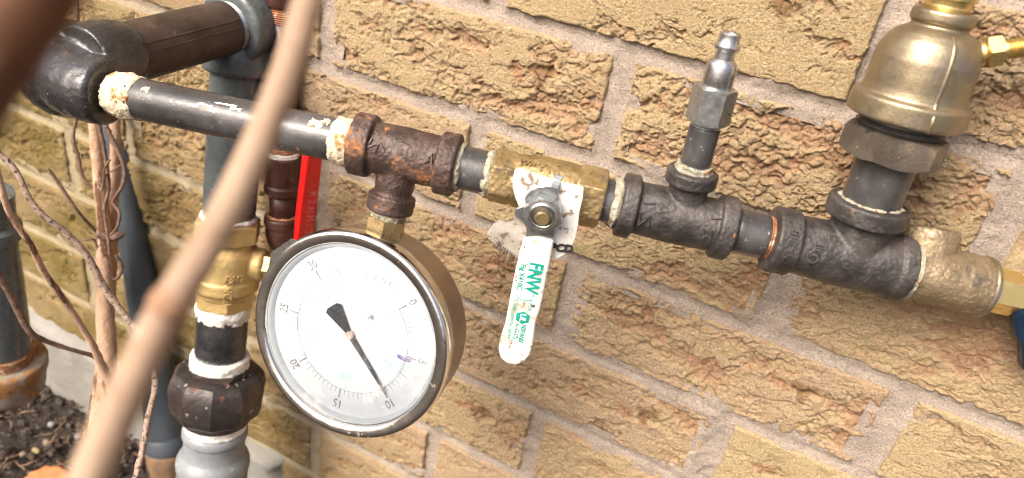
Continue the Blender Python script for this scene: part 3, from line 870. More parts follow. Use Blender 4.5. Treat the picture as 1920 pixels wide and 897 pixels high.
def quadbar(a, r0, r1, w, off=.0001):
    d = np.array([-math.sin(a), math.cos(a)]) * w / 2
    pts = [(r0, -1), (r1, -1), (r1, 1), (r0, 1)]
    return [dl(math.cos(a) * r + s * d[0], math.sin(a) * r + s * d[1], off) for r, s in pts], [[0, 1, 2, 3]]
for k in range(0, 61):
    v = k * .5
    maj = k % 10 == 0
    if not maj and 44 < k < 47: continue
    V, F = quadbar(ang(v, 30), RS, RS + (.0050 if maj else .0038 if k % 2 == 0 else .0026), .0007 if maj else .00022)
    obj('scale_mark', V, F, MAT['grey_ink'], dial)
for a0, a1, w, mt, r in ((0, 30, .00022, 'grey_ink', RS), (0, 30, .00045, 'teal_ink', RS - .0007)):
    n = 120; A = [ang(a0 + (a1 - a0) * i / n, 30) for i in range(n + 1)]
    V = [pol(a, r - w / 2, .0001) for a in A] + [pol(a, r + w / 2, .0001) for a in A]
    obj('scale_arc', V, [[i, i + 1, n + 2 + i, n + 1 + i] for i in range(n)], MAT[mt], dial)
for v in range(0, 31, 5):
    a = ang(v, 30); c, s = math.cos(a), math.sin(a)
    rad = np.array([c, s]); tan = np.array([s, -c])
    up2 = TR * rad[0] + TU * rad[1]; rt2 = TR * tan[0] + TU * tan[1]
    obj('numeral', *put_text(str(v), .0066, pol(a, .0395, .00012), rt2, up2, GN, .00003, .00004, 0, .8), MAT['grey_ink'], dial)
for v in (0, 50, 100, 150, 200):
    a = ang(v, 206.8); c, s = math.cos(a), math.sin(a)
    up2 = TR * c + TU * s; rt2 = TR * s - TU * c
    obj('kilopascal_numeral', *put_text(str(v), .0058, pol(a, .0235, .00012), rt2, up2, GN, .00003, .0001, 0, .8), MAT['teal_ink'], dial)
    V, F = quadbar(a, RS - .0042, RS - .0009, .0006)
    obj('scale_mark', V, F, MAT['teal_ink'], dial)
obj('unit_lettering', *put_text('psi', .0058, dl(.0155, -.0290, .0001), TR, TU, GN, .00003), MAT['faint_ink'], dial)
obj('unit_lettering', *put_text('kPa', .0054, dl(.0150, -.0225, .0001), TR, TU, GN, .00003), MAT['teal_ink'], dial)
obj('maker_lettering', *put_text('PITANCO', .0044, dl(-.0098, -.0335, .0001), TR, TU, GN, .00003, .0001), MAT['faint_ink'], dial)
V, F = text2d('R', .003); obj('maker_lettering', *put_text('R', .0032, dl(.0072, -.0318, .0001), TR, TU, GN, .00003), MAT['faint_ink'], dial)
n = 36; A = np.linspace(0, 6.283, n + 1)
V = [dl(.0072 + math.cos(a) * .0026, -.0318 + math.sin(a) * .0026, .0001) for a in A] + [dl(.0072 + math.cos(a) * .0029, -.0318 + math.sin(a) * .0029, .0001) for a in A]
obj('maker_ring', V, [[i, i + 1, n + 2 + i, n + 1 + i] for i in range(n)], MAT['faint_ink'], dial)
# pointer near ten
pa = ang(9.7, 30); pd = np.array([math.cos(pa), math.sin(pa)]); pn = np.array([-pd[1], pd[0]])
def pp(r, w): q = pd * r + pn * w; return dl(q[0], q[1], .0018)
out = [pp(-.0158, -.0050), pp(-.0172, -.0030), pp(-.0172, .0030), pp(-.0158, .0050), pp(-.003, .0017), pp(.012, .0011), pp(.030, .0006), pp(.0365, .00015), pp(.0365, -.00015), pp(.030, -.0006), pp(.012, -.0011), pp(-.003, -.0016)]
if np.dot(np.cross(out[3] - out[0], out[7] - out[0]), GN) < 0: out = out[::-1]
obj('pointer', *slab(out, GN, .0005, .0001, 1), MAT['pointer_black'], g, smooth=False)
V, F = lathe(dl(0, 0, 0), GN, [(0, .0022), (.0022, .0022), (.0026, .0018)], 24)
obj('pointer_hub', V, F, MAT['hub_tan'], g, sharp=40)
# pen scribble at five
rr = np.random.RandomState(2); base = ang(5.35, 30)
for i in range(6):
    a = base + (i - 3) * .012; r0 = .0262 + rr.rand() * .001; r1 = .0330 + rr.rand() * .002
    V, F = sweep([pol(a + .01, r0, .0002), pol(a - .02 + .03 * rr.rand(), (r0 + r1) / 2, .0002), pol(a + .015, r1, .0002)], [.00014] * 3, 5, 4)
    obj('pen_scribble', V, F, MAT['purple_ink'], dial)
V, F = lathe(FC, -GN, [(.0020, .0469), (.0018, .0460), (.0016, .0300), (.0015, .0005)], 96, cap=False)
F = [q[::-1] for q in F]
obj('glass', V, F, MAT['lens'], g)
V, F = rough_up(lathe(FC - GN * .0016 + GR * .008 + GU * .0145, GN, [(0, .0016), (.0004, .0015), (.0007, .0009), (.0008, .0002)], 20), .0002, 900, 3)
obj('glass_blister', V, F, MAT['dial_ring'], g)
# brass socket between tee and case
o = thing('hex_adapter', T1 - GU * .045, 'dull brass hex adapter between the rusty tee and the gauge', 'pipe fitting')
V, F = hexprism(T1, -GU, .0325, .0478, .0099, hint=AX, rot=.45)
obj('hex', V, F, MAT['aged_brass'], o, sharp=25)
V, F = dope_ring(T1, -GU, .0290, .0335, .0083, .0009, 5)
obj('thread_sealant', V, F, MAT['grey_sealant'], o)

# ---- nipple between gauge tee and ball valve
def nipple(name, q, a, t0, t1, r, label, mat='black_pipe', ring0=None, ring1=None, th0=0., th1=0., ringmat='grey_sealant', thmat='bare_thread', seed=0):
    o = thing(name, q + a * (t0 + t1) / 2, label, 'pipe nipple', 'short pipe nipples')
    V, F = lathe(q, a, [(t0 + th0, r * .97), (t0 + th0 + .0006, r)] + [(t0 + th0 + (t1 - t0 - th0 - th1) * i / 6, r) for i in range(1, 6)] + [(t1 - th1 - .0006, r), (t1 - th1, r * .97)], 64)
    obj('tube', V, F, MAT[mat], o, sharp=40)
    for (b0, b1) in ((t0, t0 + th0), (t1 - th1, t1)):
        if b1 - b0 > .0005:
            pr = []; t = b0
            while t < b1: pr += [(t, r * .90), (t + .0006, r * .975)]; t += .0013
            pr.append((b1, r * .93))
            V, F = lathe(q, a, pr, 56); obj('thread', V, F, MAT[thmat], o, sharp=20)
    for rg in (ring0, ring1):
        if rg:
            V, F = dope_ring(q, a, rg[0], rg[1], r * rg[2], .0011, seed); obj('thread_sealant', V, F, MAT[ringmat], o); seed += 3
    return o
nipple('pipe_nipple', T1, AX, tr(845), tr(926), PR, 'short worn black nipple between gauge tee and brass valve', ring0=(tr(848), tr(862), 1.07), ring1=(tr(905), tr(922), 1.02), seed=1)

# ---- ball valve with the white lever
VQ = T1 + AX * on_line(T1, AX, px=1030)
VS = unit(np.cross(AX, UP)); VS = VS if np.dot(VS, CAM - VQ) > 0 else -VS     # stem direction, out from the wall
bv = thing('ball_valve', VQ, 'tarnished brass ball valve with white lever pointing down', 'ball valve')
ch = [hexprism(T1, AX, tr(918), tr(962), .0134, hint=VS, rot=.30), hexprism(T1, AX, tr(1080), tr(1134), .0150, hint=VS, rot=.30),
      lathe(T1, AX, [(tr(955), .0117), (tr(965), .0126), (tr(1000), .0138), (tr(1060), .0141), (tr(1075), .0138), (tr(1088), .0130)], 48),
      lathe(VQ, VS, [(.006, .0085), (.0175, .0085)], 32)]
obj('body', *fuse(join(*ch), .00055, 3, .00025, 700, 4), MAT['aged_brass'], bv)
for s, px, sz in (('600', 978, .004), ('WOG', 1004, .0035), ('1/2', 1022, .009), ):
    obj('cast_mark', *wrap_text(s, sz, T1 + AX * tr(px), AX, .0139, VS * .45 + UP, 1, 0, .0005), MAT['aged_brass'], bv)
HQ = VQ + VS * .0250                      # plane of the lever
def hp(x, y, off=0.): return on_plane(x, y, HQ + VS * off, VS)
V, F = lathe(VQ, VS, [(.015, .0034), (.0325, .0034), (.0332, .0029)], 24)
obj('stem', V, F, MAT['aged_brass'], bv, sharp=30)
nutc = VQ
V, F = hexprism(VQ, VS, .0252, .0302, .0092, rot=.35)
nut = obj('nut', V, F, MAT['zinc_steel'], bv, sharp=25)
V, F = lathe(VQ, VS, [(.0296, .0068), (.0310, .0066), (.0314, .0058), (.0312, .0047), (.0300, .0042)], 32, cap=False)
obj('collar', V, F, MAT['polished_steel'], nut)
pl = [(985, 386), (968, 392), (964, 400), (966, 408), (976, 414), (988, 424), (984, 450), (978, 470), (1030, 478), (1040, 440), (1042, 420), (1046, 395), (1044, 370), (1040, 352), (1028, 349), (1010, 350), (994, 358), (984, 372)]
V, F = slab([hp(*q) for q in pl], VS, .0018, .0003, 1)
lev = obj('lever_plate', V, F, MAT['zinc_steel'], bv, sharp=30)
tabp = [hp(1032, 352, .0001), hp(1046, 356, .0001), hp(1058, 330, -.006), hp(1042, 326, -.006)]
V, F = slab(tabp, unit(np.cross(tabp[1] - tabp[0], tabp[3] - tabp[0])), .0018, .0003, 1)
obj('stop_tab', V, F, MAT['zinc_steel'], lev, sharp=30)
sl = [(982, 448), (974, 474), (966, 508), (958, 548), (951, 585), (946, 612), (938, 634), (934, 656), (938, 673), (950, 683), (966, 686), (981, 682), (993, 668), (999, 648), (1002, 626), (1004, 606), (1012, 584), (1020, 548), (1028, 508), (1035, 474), (1038, 452), (1012, 446)]
V, F = slab([hp(*q, .0014) for q in sl], VS, .0046, .0014, 3)
sleeve = obj('lever_sleeve', V, F, MAT['white_sleeve'], bv, sharp=50)
ld = unit(hp(985, 600) - hp(1010, 470)); lx = unit(np.cross(VS, ld)); 
lx = lx if np.dot(lx, ROT[0]) > 0 else -lx
def hl(x, y): return hp(x, y, .00145)
obj('lettering', *put_text('FNW', .0092, hl(1000, 522), ld, lx, VS, .00012, .0003, 0, .82), MAT['green_ink'], sleeve)
obj('lettering', *put_text('Fig X410C', .0034, hl(977, 520), ld, lx, VS, .0001, .0001), MAT['green_ink'], sleeve)
obj('lettering', *put_text('TM', .0022, hl(999, 553), ld, lx, VS, .0001), MAT['green_ink'], sleeve)
obj('lettering', *put_text('OPEN', .0024, hl(994, 573), ld, lx, VS, .0001), MAT['green_ink'], sleeve)
obj('lettering', *put_text('CLOSE', .0024, hl(966, 569), ld, lx, VS, .0001), MAT['green_ink'], sleeve)
obj('lettering', *put_text('NSF/ANSI', .0032, hl(979, 626), ld, lx, VS, .0001, .0001, 0, .85), MAT['green_ink'], sleeve)
obj('lettering', *put_text('61-G-372', .0030, hl(968, 622), ld, lx, VS, .0001, .00008, 0, .85), MAT['green_ink'], sleeve)
obj('lettering', *put_text('1/2 600WOG 150SWP', .0024, hl(958, 606), ld, lx, VS, .0001, 0, 0, .85), MAT['green_ink'], sleeve)
V, F = sweep([hl(968, 552), hl(975, 561), hl(984, 564), hl(997, 562)], [.00022] * 4, 6, 5); obj('arrow_mark', V, F, MAT['green_ink'], sleeve)
hx = hl(980, 596)
V, F = slab([hx + VS * .0002 + (ld * math.cos(a) + lx * math.sin(a)) * .0038 for a in np.linspace(0, 2 * np.pi, 6, endpoint=False)][::-1], VS, .0003, 0)
obj('hexagon_mark', V, F, MAT['green_ink'], sleeve, smooth=False)
obj('lettering', *put_text('UL', .0042, hx + VS * .0003, ld, lx, VS, .0001, .0001), MAT['white_sleeve'], sleeve)
# paper tag caught under the lever
tg = thing('paper_tag', HQ - VS * .004, 'torn white paper tag with barcode caught under the white lever', 'tag')
def tp(x, y, off=-.0045): return hp(x, y, off)
def paper(pts, name, off, bend=0., parent=tg, label=None):
    bm = bmesh.new()
    f = bm.faces.new([bm.verts.new(Vector(tp(*q, off))) for q in pts])
    bmesh.ops.triangulate(bm, faces=[f]); bmesh.ops.subdivide_edges(bm, edges=bm.edges[:], cuts=3, use_grid_fill=True)
    r = bmesh.ops.extrude_face_region(bm, geom=bm.faces[:])
    bmesh.ops.translate(bm, verts=[e for e in r['geom'] if isinstance(e, bmesh.types.BMVert)], vec=Vector(-VS * .0003))
    bmesh.ops.recalc_face_normals(bm, faces=bm.faces); bm.verts.index_update()
    V = np.array([v.co[:] for v in bm.verts]); F = [[v.index for v in f.verts] for f in bm.faces]; bm.free()
    d = (V - HQ) @ AX
    V = V - np.outer(bend * (d / .02) ** 2 + .0006 * fbm3(V * 120, 2, 4), VS)
    return obj(name, V, F, MAT['dirty_tag' if name == 'barcode_leaf' else 'paper_tag'], parent, smooth=True, sharp=40, label=label)
paper([(964, 322), (972, 318), (990, 321), (1002, 330), (1016, 334), (1040, 336), (1052, 342), (1072, 346), (1094, 352), (1092, 372), (1086, 400), (1083, 425), (1078, 448), (1070, 466), (1058, 478), (1042, 487), (1030, 484), (1020, 470), (1004, 462), (1000, 440), (992, 400), (980, 384), (966, 372), (961, 352), (962, 336)], 'upper_leaf', -.0030, .0012)
lf = paper([(976, 400), (990, 440), (986, 470), (968, 484), (950, 474), (928, 462), (913, 450), (912, 440), (924, 424), (936, 415), (946, 420), (952, 430), (962, 416), (966, 402)], 'barcode_leaf', -.0034, .0015)
obj('lettering', *put_text('PCD', .0055, tp(1051, 466, -.0024), unit(tp(1060, 466) - tp(1040, 464)), unit(tp(1050, 455) - tp(1050, 470)), VS, .0002, .0003, .25), MAT['black_ink'], tg)
for i in range(15):
    s = i / 14; w = .6 + (i * 7 % 5) * .28
    x0, y0 = 930 + s * 36, 450 + s * 26
    q = [tp(x0 - 1.2, y0 + 1, -.0020), tp(x0 - 1.2 + w, y0 + 1 + w * .7, -.0020), tp(x0 - 6 + w, y0 + 13 + w * .7, -.0020), tp(x0 - 6, y0 + 13, -.0020)]
    obj('barcode_bar', q, [[0, 1, 2, 3]], MAT['black_ink'], lf, smooth=False)

nipple('pipe_nipple', T1, AX, tr(1128), tr(1185), PR * .98, 'stub of black nipple right of the white-lever valve', ring0=(tr(1150), tr(1168), 1.09), th1=.003, seed=9)

# ---- tee with the air plug
T2 = T1 + AX * on_line(T1, AX, px=1276)
o = thing('pipe_tee', T2, 'dark grey iron tee under the steel air plug', 'pipe tee', 'iron tees in the pipe run')
top2 = P(1371, 60, depth(T2) - .0415)
B2 = unit(top2 - T2)
ch = [lathe(T1, AX, [(tr(1180), .0124), (tr(1276), .0132), (tr(1372), .0124)], 48),
      lathe(T1, AX, band(tr(1166), tr(1197), .0154), 48), lathe(T1, AX, band(tr(1350), tr(1383), .0154), 48),
      lathe(T2, B2, [(0, .0095), (.012, .0092), (.024, .0090)], 40), lathe(T2, B2, band(.0178, .0248, .0119), 40)]
obj('body', *fuse(join(*ch), .0006, 4, .0003, 800, 2), MAT['iron_casting'], o)
toc = unit(CAM - T2)
for s, px, rt, sz in (('N', 1212, -.1, .0085), ('I', 1216, 1.4, .0075), ('I', 1342, 1.4, .0075), ('M', 1330, -.1, .0065)):
    off = .0045 if s == 'I' else -.0045
    obj('cast_mark', *wrap_text(s, sz, T1 + AX * tr(px), AX, .0134, toc + UP * (off * 75), 1, rt, .0006), MAT['iron_casting'], o)
def tb(q, a, py): return on_line(q, a, py=py)
n2 = nipple('pipe_nipple', T2, B2, .0215, tb(T2, B2, 226), .0070, 'slim black upright nipple below the steel air plug', ring0=(.0236, .0275, 1.16), th0=.0066, th1=.003, thmat='zinc_steel', seed=12)
ap = thing('air_plug', T2 + B2 * tb(T2, B2, 232), 'silver steel quick-connect air plug standing on slim nipple', 'air plug')
h0, h1 = tb(T2, B2, 229), tb(T2, B2, 163)
V, F = hexprism(T2, B2, h0, h1, .0098, rot=.18); obj('hex', V, F, MAT['zinc_steel'], ap, sharp=25)
g1 = lambda y: tb(T2, B2, y)
V, F = lathe(T2, B2, [(h1 - .001, .0064), (g1(158), .0068), (g1(122), .0066), (g1(116), .0060), (g1(110), .0043), (g1(98), .0041), (g1(94), .0050), (g1(91), .0056), (g1(86), .0056), (g1(83), .0049), (g1(80), .0045), (g1(64), .0045), (g1(62), .0040), (g1(62) - .0005, .0030), (g1(70), .0028)], 48)
obj('plug', V, F, MAT['polished_steel'], ap, sharp=35)

nipple('pipe_nipple', T1, AX, tr(1376), tr(1470), PR, 'black nipple with rusty threads between the two dark grey tees', th0=.003, th1=.0055, ring1=(tr(1462), tr(1474), .96), seed=15)

# ---- last tee
o = thing('pipe_tee', T3, 'large dark iron tee carrying the bronze air vent', 'pipe tee', 'iron tees in the pipe run')
top3 = P(1766, 40, depth(T3) - .0465)
B3 = unit(top3 - T3)
ch = [lathe(T1, AX, [(tr(1470), .0134), (tr(1592), .0150), (tr(1716), .0148)], 56),
      lathe(T1, AX, band(tr(1456), tr(1502), .0158), 56), lathe(T1, AX, band(tr(1690), tr(1718), .0160, .0008), 56),
      lathe(T3, B3, [(0, .0138), (.014, .0135), (.026, .0135)], 48), lathe(T3, B3, band(.0195, .0285, .0178), 48)]
obj('body', *fuse(join(*ch), .00065, 4, .0003, 800, 6), MAT['iron_casting'], o)
toc = unit(CAM - T3)
for s, px, rt, sz, up in (('LAKIRB', 1480, -1.55, .0052, -.12), ('III', 1530, -1.55, .0045, .05), ('RB', 1526, -1.55, .0036, -.32), ('U', 1586, -1.2, .0065, -.22), ('N', 1636, -.5, .0090, -.42)):
    rr_ = .0161 if px == 1480 else .0149
    obj('cast_mark', *wrap_text(s, sz, T1 + AX * tr(px), AX, rr_, toc + UP * up, 1, rt, .0006), MAT['iron_casting'], o)
V, F = lathe(T1 + AX * tr(1526), unit(toc - AX * np.dot(toc, AX) - UP * .25), [(.0135, .0030), (.0148, .0030), (.0148, .0024), (.0138, .0023)], 24, cap=False)
obj('cast_ring', V, F, MAT['iron_casting'], o)

# ---- upright nipple, bushing and air vent
k3 = lambda y: tb(T3, B3, y)
nipple('pipe_nipple', T3, B3, .024, k3(262), .0128, 'stout black upright nipple below the bronze air vent', ring0=(.0262, .0292, 1.03), seed=21)
o = thing('hex_bushing', T3 + B3 * k3(285), 'dirty brown iron hex bushing under the bronze air vent', 'pipe fitting')
V, F = hexprism(T3, B3, k3(296), k3(245), .0222, rot=.22)
obj('hex', *rough_up((V, F), .0003, 300, 2), MAT['bushing_iron'], o, sharp=30)
V, F = lathe(T3, B3, [(k3(246), .0165), (k3(238), .0185), (k3(233), .0172), (k3(228), .0185), (k3(218), .0180)], 48)
obj('thread', V, F, MAT['black_pipe'], o, sharp=30)
av = thing('air_vent', T3 + B3 * k3(222), 'bell-shaped bronze air vent on top of stout nipple', 'air vent')
b0, b1 = k3(224), k3(182)
bell = [(b0, .0200), (b0 + .0004, .0232), (b0 + .0012, .0240), (b1 - .0008, .0238), (b1, .0230), (b1 + .0006, .0212), (b1 + .004, .0207), (k3(140), .0207), (k3(112), .0204), (k3(92), .0194), (k3(76), .0177), (k3(64), .0155), (k3(57), .0130), (k3(52), .0110), (k3(44), .0104)]
neck = [(k3(48), .0100), (k3(44), .0118), (k3(41), .0124), (k3(24), .0124), (k3(20), .0118), (k3(20), .0085)]
sp0 = T3 + B3 * k3(108)
SPD = unit(P(1915, 88, depth(sp0) - .006) - P(1800, 106, depth(sp0)))
spq = P(1790, 108, depth(sp0))
ch = [lathe(T3, B3, bell, 64), lathe(T3, B3, neck, 48), lathe(spq, SPD, [(-.008, .0095), (.0, .0088), (.0072, .0062), (.0088, .0058)], 32)]
obj('bell', *fuse(join(*ch), .00055, 6, .00003, 300, 3), MAT['cast_bronze'], av)
# seam rib down the bell
ribp = []
for y in (58, 76, 100, 130, 160, 178, 200, 222):
    t = k3(y); r = float(np.interp(t, [q[0] for q in bell], [q[1] for q in bell]))
    toc3 = unit(CAM - (T3 + B3 * t)); d = unit(toc3 - B3 * np.dot(toc3, B3)); e = np.cross(B3, d); e = e if np.dot(e, ROT[0]) > 0 else -e
    th = math.radians(26)
    ribp.append(T3 + B3 * t + (d * math.cos(th) + e * math.sin(th)) * (r - .0002))
V, F = sweep(ribp, [.0004, .0009, .0011, .0011, .0011, .0011, .0010, .0009], 8, 5)
obj('seam_rib', V, F, MAT['cast_bronze'], av)
V, F = lathe(T3, B3, [(k3(22), .0086), (k3(14), .0092), (k3(10), .0086), (k3(0), .0088), (k3(-2), .0100), (k3(-24), .0100), (k3(-28), .0090), (k3(-28) + .002, .004)], 48)
obj('top_cap', V, F, MAT['bright_brass'], av, sharp=30)
V, F = lathe(spq, SPD, [(.0082, .0050), (.0102, .0052), (.0112, .0046)], 32)
port = obj('side_port', V, F, MAT['bright_brass'], av, sharp=30)
V, F = hexprism(spq, SPD, .0110, .0168, .0070, rot=.3); obj('hex', V, F, MAT['bright_brass'], port, sharp=25)
pr = [(.0160, .0040), (.0185, .0042)]
t = .0190
while t < .034: pr += [(t, .0036), (t + .0005, .0042)]; t += .0011
pr += [(.035, .0034)]
V, F = lathe(spq, SPD, pr, 32); obj('threaded_spigot', V, F, MAT['bright_brass'], port, sharp=25)

# ---- check valve at the end of the run
o = thing('check_valve', T1 + AX * tr(1790), 'dull bronze check valve at the far right of the pipe run', 'check valve')
ch = [lathe(T1, AX, [(tr(1712), .0128), (tr(1738), .0132), (tr(1760), .0138), (tr(1812), .0140), (tr(1818), .0144), (tr(1866), .0142), (tr(1868), .0120)], 56)]
lugd = unit(UP * .75 + VS * -.50)
lq = T1 + AX * tr(1752)
ch += [lathe(lq, lugd, [(.004, .0120), (.0150, .0136), (.0192, .0138), (.0206, .0122)], 40)]
obj('body', *fuse(join(*ch), .0006, 3, .0003, 700, 9), MAT['dull_bronze'], o)
V, F = lathe(T1, AX, [(tr(1862), .0138), (tr(1866), .0147), (tr(1872), .0146), (tr(1874), .0118)], 56)
obj('end_lip', V, F, MAT['cast_bronze'], o, sharp=30)
V, F = dope_ring(T1, AX, tr(1716), tr(1728), .0139, .0009, 31)
obj('thread_sealant', V, F, MAT['grey_sealant'], o)
o = thing('flare_nut', T1 + AX * tr(1900), 'bright yellow brass hex nut at the far right edge', 'nut')
V, F = lathe(T1, AX, [(tr(1860), .0090), (tr(1876), .0092), (tr(1884), .0098)], 40); obj('shank', V, F, MAT['dull_bronze'], o, sharp=30)
V, F = hexprism(T1, AX, tr(1876), tr(1936), .0106, hint=VS, rot=.10); obj('hex', V, F, MAT['bright_brass'], o, sharp=25)
V, F = lathe(T1, AX, [(tr(1945), .0070), (tr(2040), .0070)], 32); obj('tube', V, F, MAT['dull_bronze'], o, sharp=30)
hq2 = T1 + AX * tr(1930) + VS * .010
bh = thing('blue_lever', hq2, 'dark blue lever hanging below the brass nut at the right edge', 'lever')
pts = [(1900, 572), (1920, 566), (1956, 574), (1962, 620), (1950, 700), (1922, 706), (1906, 690), (1905, 645), (1893, 628), (1891, 596)]
V, F = slab([on_plane(x, y, hq2, VS) for x, y in [(q[0] + 12, q[1] + 4) for q in pts]], VS, .007, .0018, 3); obj('sleeve', V, F, MAT['blue_sleeve'], bh, sharp=50)

# ------------------------------------------------------------------ big black elbow and the pipe back to the wall
EQ = P(150, 142, .392)                         # inside of the elbow bend
WB = P(438, 48, .470)                          # where the back pipe meets the grey elbow
BD = unit(WB - P(195, 112, .392))
bq = P(195, 112, .392)
o = thing('pipe_elbow', EQ, 'glossy black iron elbow where two black pipes meet', 'pipe elbow')
sp = RA - AL * .004
EB = P(131, 130, .400)
bm = bmesh.new(); bmesh.ops.create_icosphere(bm, subdivisions=4, radius=.0268); bm.verts.index_update()
ball = (np.array([v.co[:] for v in bm.verts]) + EB, [[v.index for v in f.verts] for f in bm.faces]); bm.free()
ch = [ball, sweep([sp + AL * .004, sp - AL * .010, EQ + (sp - EQ) * .25 - BD * .004, EQ - AL * .004 + BD * .004, bq + BD * .004, bq + BD * .012], [.0150, .0165, .0200, .0220, .0200, .0180], 40, 8),
      lathe(sp, AL, [(-.012, .0165), (-.009, .0176), (.002, .0176), (.0045, .0160)], 48),
      lathe(bq, BD, [(-.012, .0205), (.000, .0208), (.006, .0205), (.0090, .0192)], 48)]
obj('body', *fuse(join(*ch), .0008, 22, .00035, 260, 5), MAT['gloss_black_casting'], o)
V, F = dope_ring(bq, BD, .0095, .0118, .0178, .0003, 3); obj('thread_sealant', V, F, MAT['zinc_steel'], o, label='bright scratched thread ring at the back pipe')
o = thing('black_pipe', bq + BD * .05, 'wide brown-black pipe running back to the grey elbow', 'pipe')
bl = float(np.linalg.norm(WB - bq))
V, F = lathe(bq, BD, [(.006, .0167), (.02, .0167), (.04, .0167), (.06, .0167), (bl - .008, .0167)], 72); obj('tube', V, F, MAT['brown_black_pipe'], o, sharp=40)
V, F = lathe(bq, BD, [(bl - .0078 + i * .0008, .0162 if i % 2 else .0156) for i in range(9)], 64); obj('thread', V, F, MAT['zinc_steel'], o, sharp=20)
V, F = dope_ring(bq, BD, bl - .0015, bl + .0045, .0178, .0015, 7); obj('thread_sealant', V, F, MAT['sealant'], o)
# long weld seam on the pipe
toc = unit(CAM - bq); d = unit(toc - BD * np.dot(toc, BD)); e = np.cross(BD, d)
if e[2] < 0: e = -e
for th in (8, -8):
    a = math.radians(th)
    V, F = sweep([bq + BD * .014 + (d * math.cos(a) + e * math.sin(a)) * .0166, bq + BD * (bl - .01) + (d * math.cos(a) + e * math.sin(a)) * .0166], [.0005, .0005], 6, 4)
    obj('weld_seam', V, F, MAT['brown_black_pipe'], o)

# ------------------------------------------------------------------ grey riser with the lower ball valve
LQ = P(452, 60, .486); LB = P(399, 880, .600)
LD = unit(LB - LQ)
lt = lambda y: on_line(LQ, LD, py=y)
RR_ = .0183
o = thing('pipe_elbow', LQ, 'dark grey painted elbow at the top of the riser', 'pipe elbow')
eq = LQ + LD * lt(45)
ch = [sweep([WB - BD * .002, WB + BD * .012, eq + (LD * .2 + BD * .6) * .016, LQ + LD * (lt(100)), LQ + LD * lt(128)], [.0225, .0238, .0262, .0235, .0225], 44, 8),
      lathe(WB, BD, [(-.004, .0215), (-.002, .0240), (.007, .0240), (.010, .0225)], 48),
      lathe(LQ, LD, [(lt(96), .0220), (lt(102), .0238), (lt(132), .0238), (lt(138), .0222)], 48),
      lathe(eq, -LD, [(0, .022), (.03, .022), (.045, .021)], 40)]
obj('body', *fuse(join(*ch), .0009, 6, .0003, 200, 8), MAT['grey_paint'], o)
o = thing('riser_pipe', LQ + LD * lt(300), 'grey-green painted upright pipe above the lower brass valve', 'pipe')
V, F = lathe(LQ, LD, [(lt(125), RR_), (lt(200), RR_), (lt(260), RR_), (lt(320), RR_), (lt(392), RR_)], 64); obj('tube', V, F, MAT['grey_paint'], o, sharp=40)
pr = []
n = 7; t0, t1 = lt(392), lt(414)
for i in range(n): s = t0 + (t1 - t0) * i / n; pr += [(s, RR_ * .94), (s + (t1 - t0) / n * .5, RR_ * .985)]
V, F = lathe(LQ, LD, pr, 56); obj('thread', V, F, MAT['zinc_steel'], o, sharp=20)
V, F = dope_ring(LQ, LD, lt(402), lt(413), RR_ * 1.02, .0018, 11); obj('thread_sealant', V, F, MAT['white_sealant'], o)
bv = thing('ball_valve', LQ + LD * lt(490), 'new yellow brass ball valve with red lever on the grey riser', 'ball valve')
SD = unit(np.array([.86, .44, .06])); SD = unit(SD - LD * np.dot(SD, LD))
vc = LQ + LD * lt(487)
ch = [hexprism(LQ, LD, lt(410), lt(447), .0242, hint=SD, rot=.35), hexprism(LQ, LD, lt(536), lt(570), .0222, hint=SD, rot=.1),
      lathe(LQ, LD, [(lt(444), .0185), (lt(455), .0190), (lt(466), .0222), (lt(478), .0232), (lt(512), .0234), (lt(515), .0246), (lt(534), .0244), (lt(540), .0215), (lt(548), .0205)], 56),
      lathe(vc, SD, [(0, .0125), (.0265, .0125), (.0285, .0110)], 36)]
obj('body', *fuse(join(*ch), .0008, 3, .0002, 600, 14), MAT['new_brass'], bv)
V, F = hexprism(vc, SD, .0265, .0400, .0108, rot=.3); obj('packing_nut', V, F, MAT['bright_brass'], bv, sharp=25)
V, F = lathe(vc, SD, [(.038, .0050), (.047, .0050)], 24); obj('stem', V, F, MAT['zinc_steel'], bv, sharp=30)
toc = unit(CAM - vc)
for s, y, sz, rt in (('BRS', 500, .0085, 1.57), ('2.4CT', 525, .0085, 3.14)):
    off = .35 if s == 'BRS' else .12
    obj('cast_mark', *wrap_text(s, sz, LQ + LD * lt(y), LD, .0235 if s == 'BRS' else .0246, toc + ROT[0] * off, 1, 1.57 + rt + 1.57, .0006), MAT['new_brass'], bv)
# lever
b0 = P(505, 505, depth(vc) - .012); b1 = P(512, 476, depth(vc) - .014); b2 = P(552, 452, depth(vc) - .018)
V, F = slab([P(502, 508, depth(vc) - .010), P(508, 474, depth(vc) - .012), P(546, 448, depth(vc) - .022), P(560, 452, depth(vc) - .022), P(524, 480, depth(vc) - .012), P(516, 510, depth(vc) - .010)], unit(CAM - b1), .003, .0004, 1)
lev = obj('lever_plate', V, F, MAT['zinc_steel'], bv, sharp=30)
r0 = P(568, 450, .535); r1 = P(586, 288, .478)
rd = unit(r1 - r0); fx = unit(ROT[0] - rd * np.dot(ROT[0], rd)); fz = np.cross(fx, rd)
if np.dot(fz, CAM - r0) < 0: fz = -fz
ca, sa_ = math.cos(.62), math.sin(.62)
ux, uz = fx * ca + fz * sa_ * -1, fz * ca + fx * sa_      # wide face turned to the right
def rsec(c, w, h):
    return [c + ux * a * w / 2 + uz * b * h / 2 for a, b in ((-1, 1), (1, 1), (1, -1), (-1, -1))]
secs = [rsec(r0 - rd * .003 - uz * .002, .0110, .006), rsec(r0 + rd * .006, .0122, .0080), rsec(r0 + rd * .030, .0126, .0084), rsec(r1 - rd * .008, .0112, .0084), rsec(r1 + rd * .010, .0108, .0082)]
bm = bmesh.new()
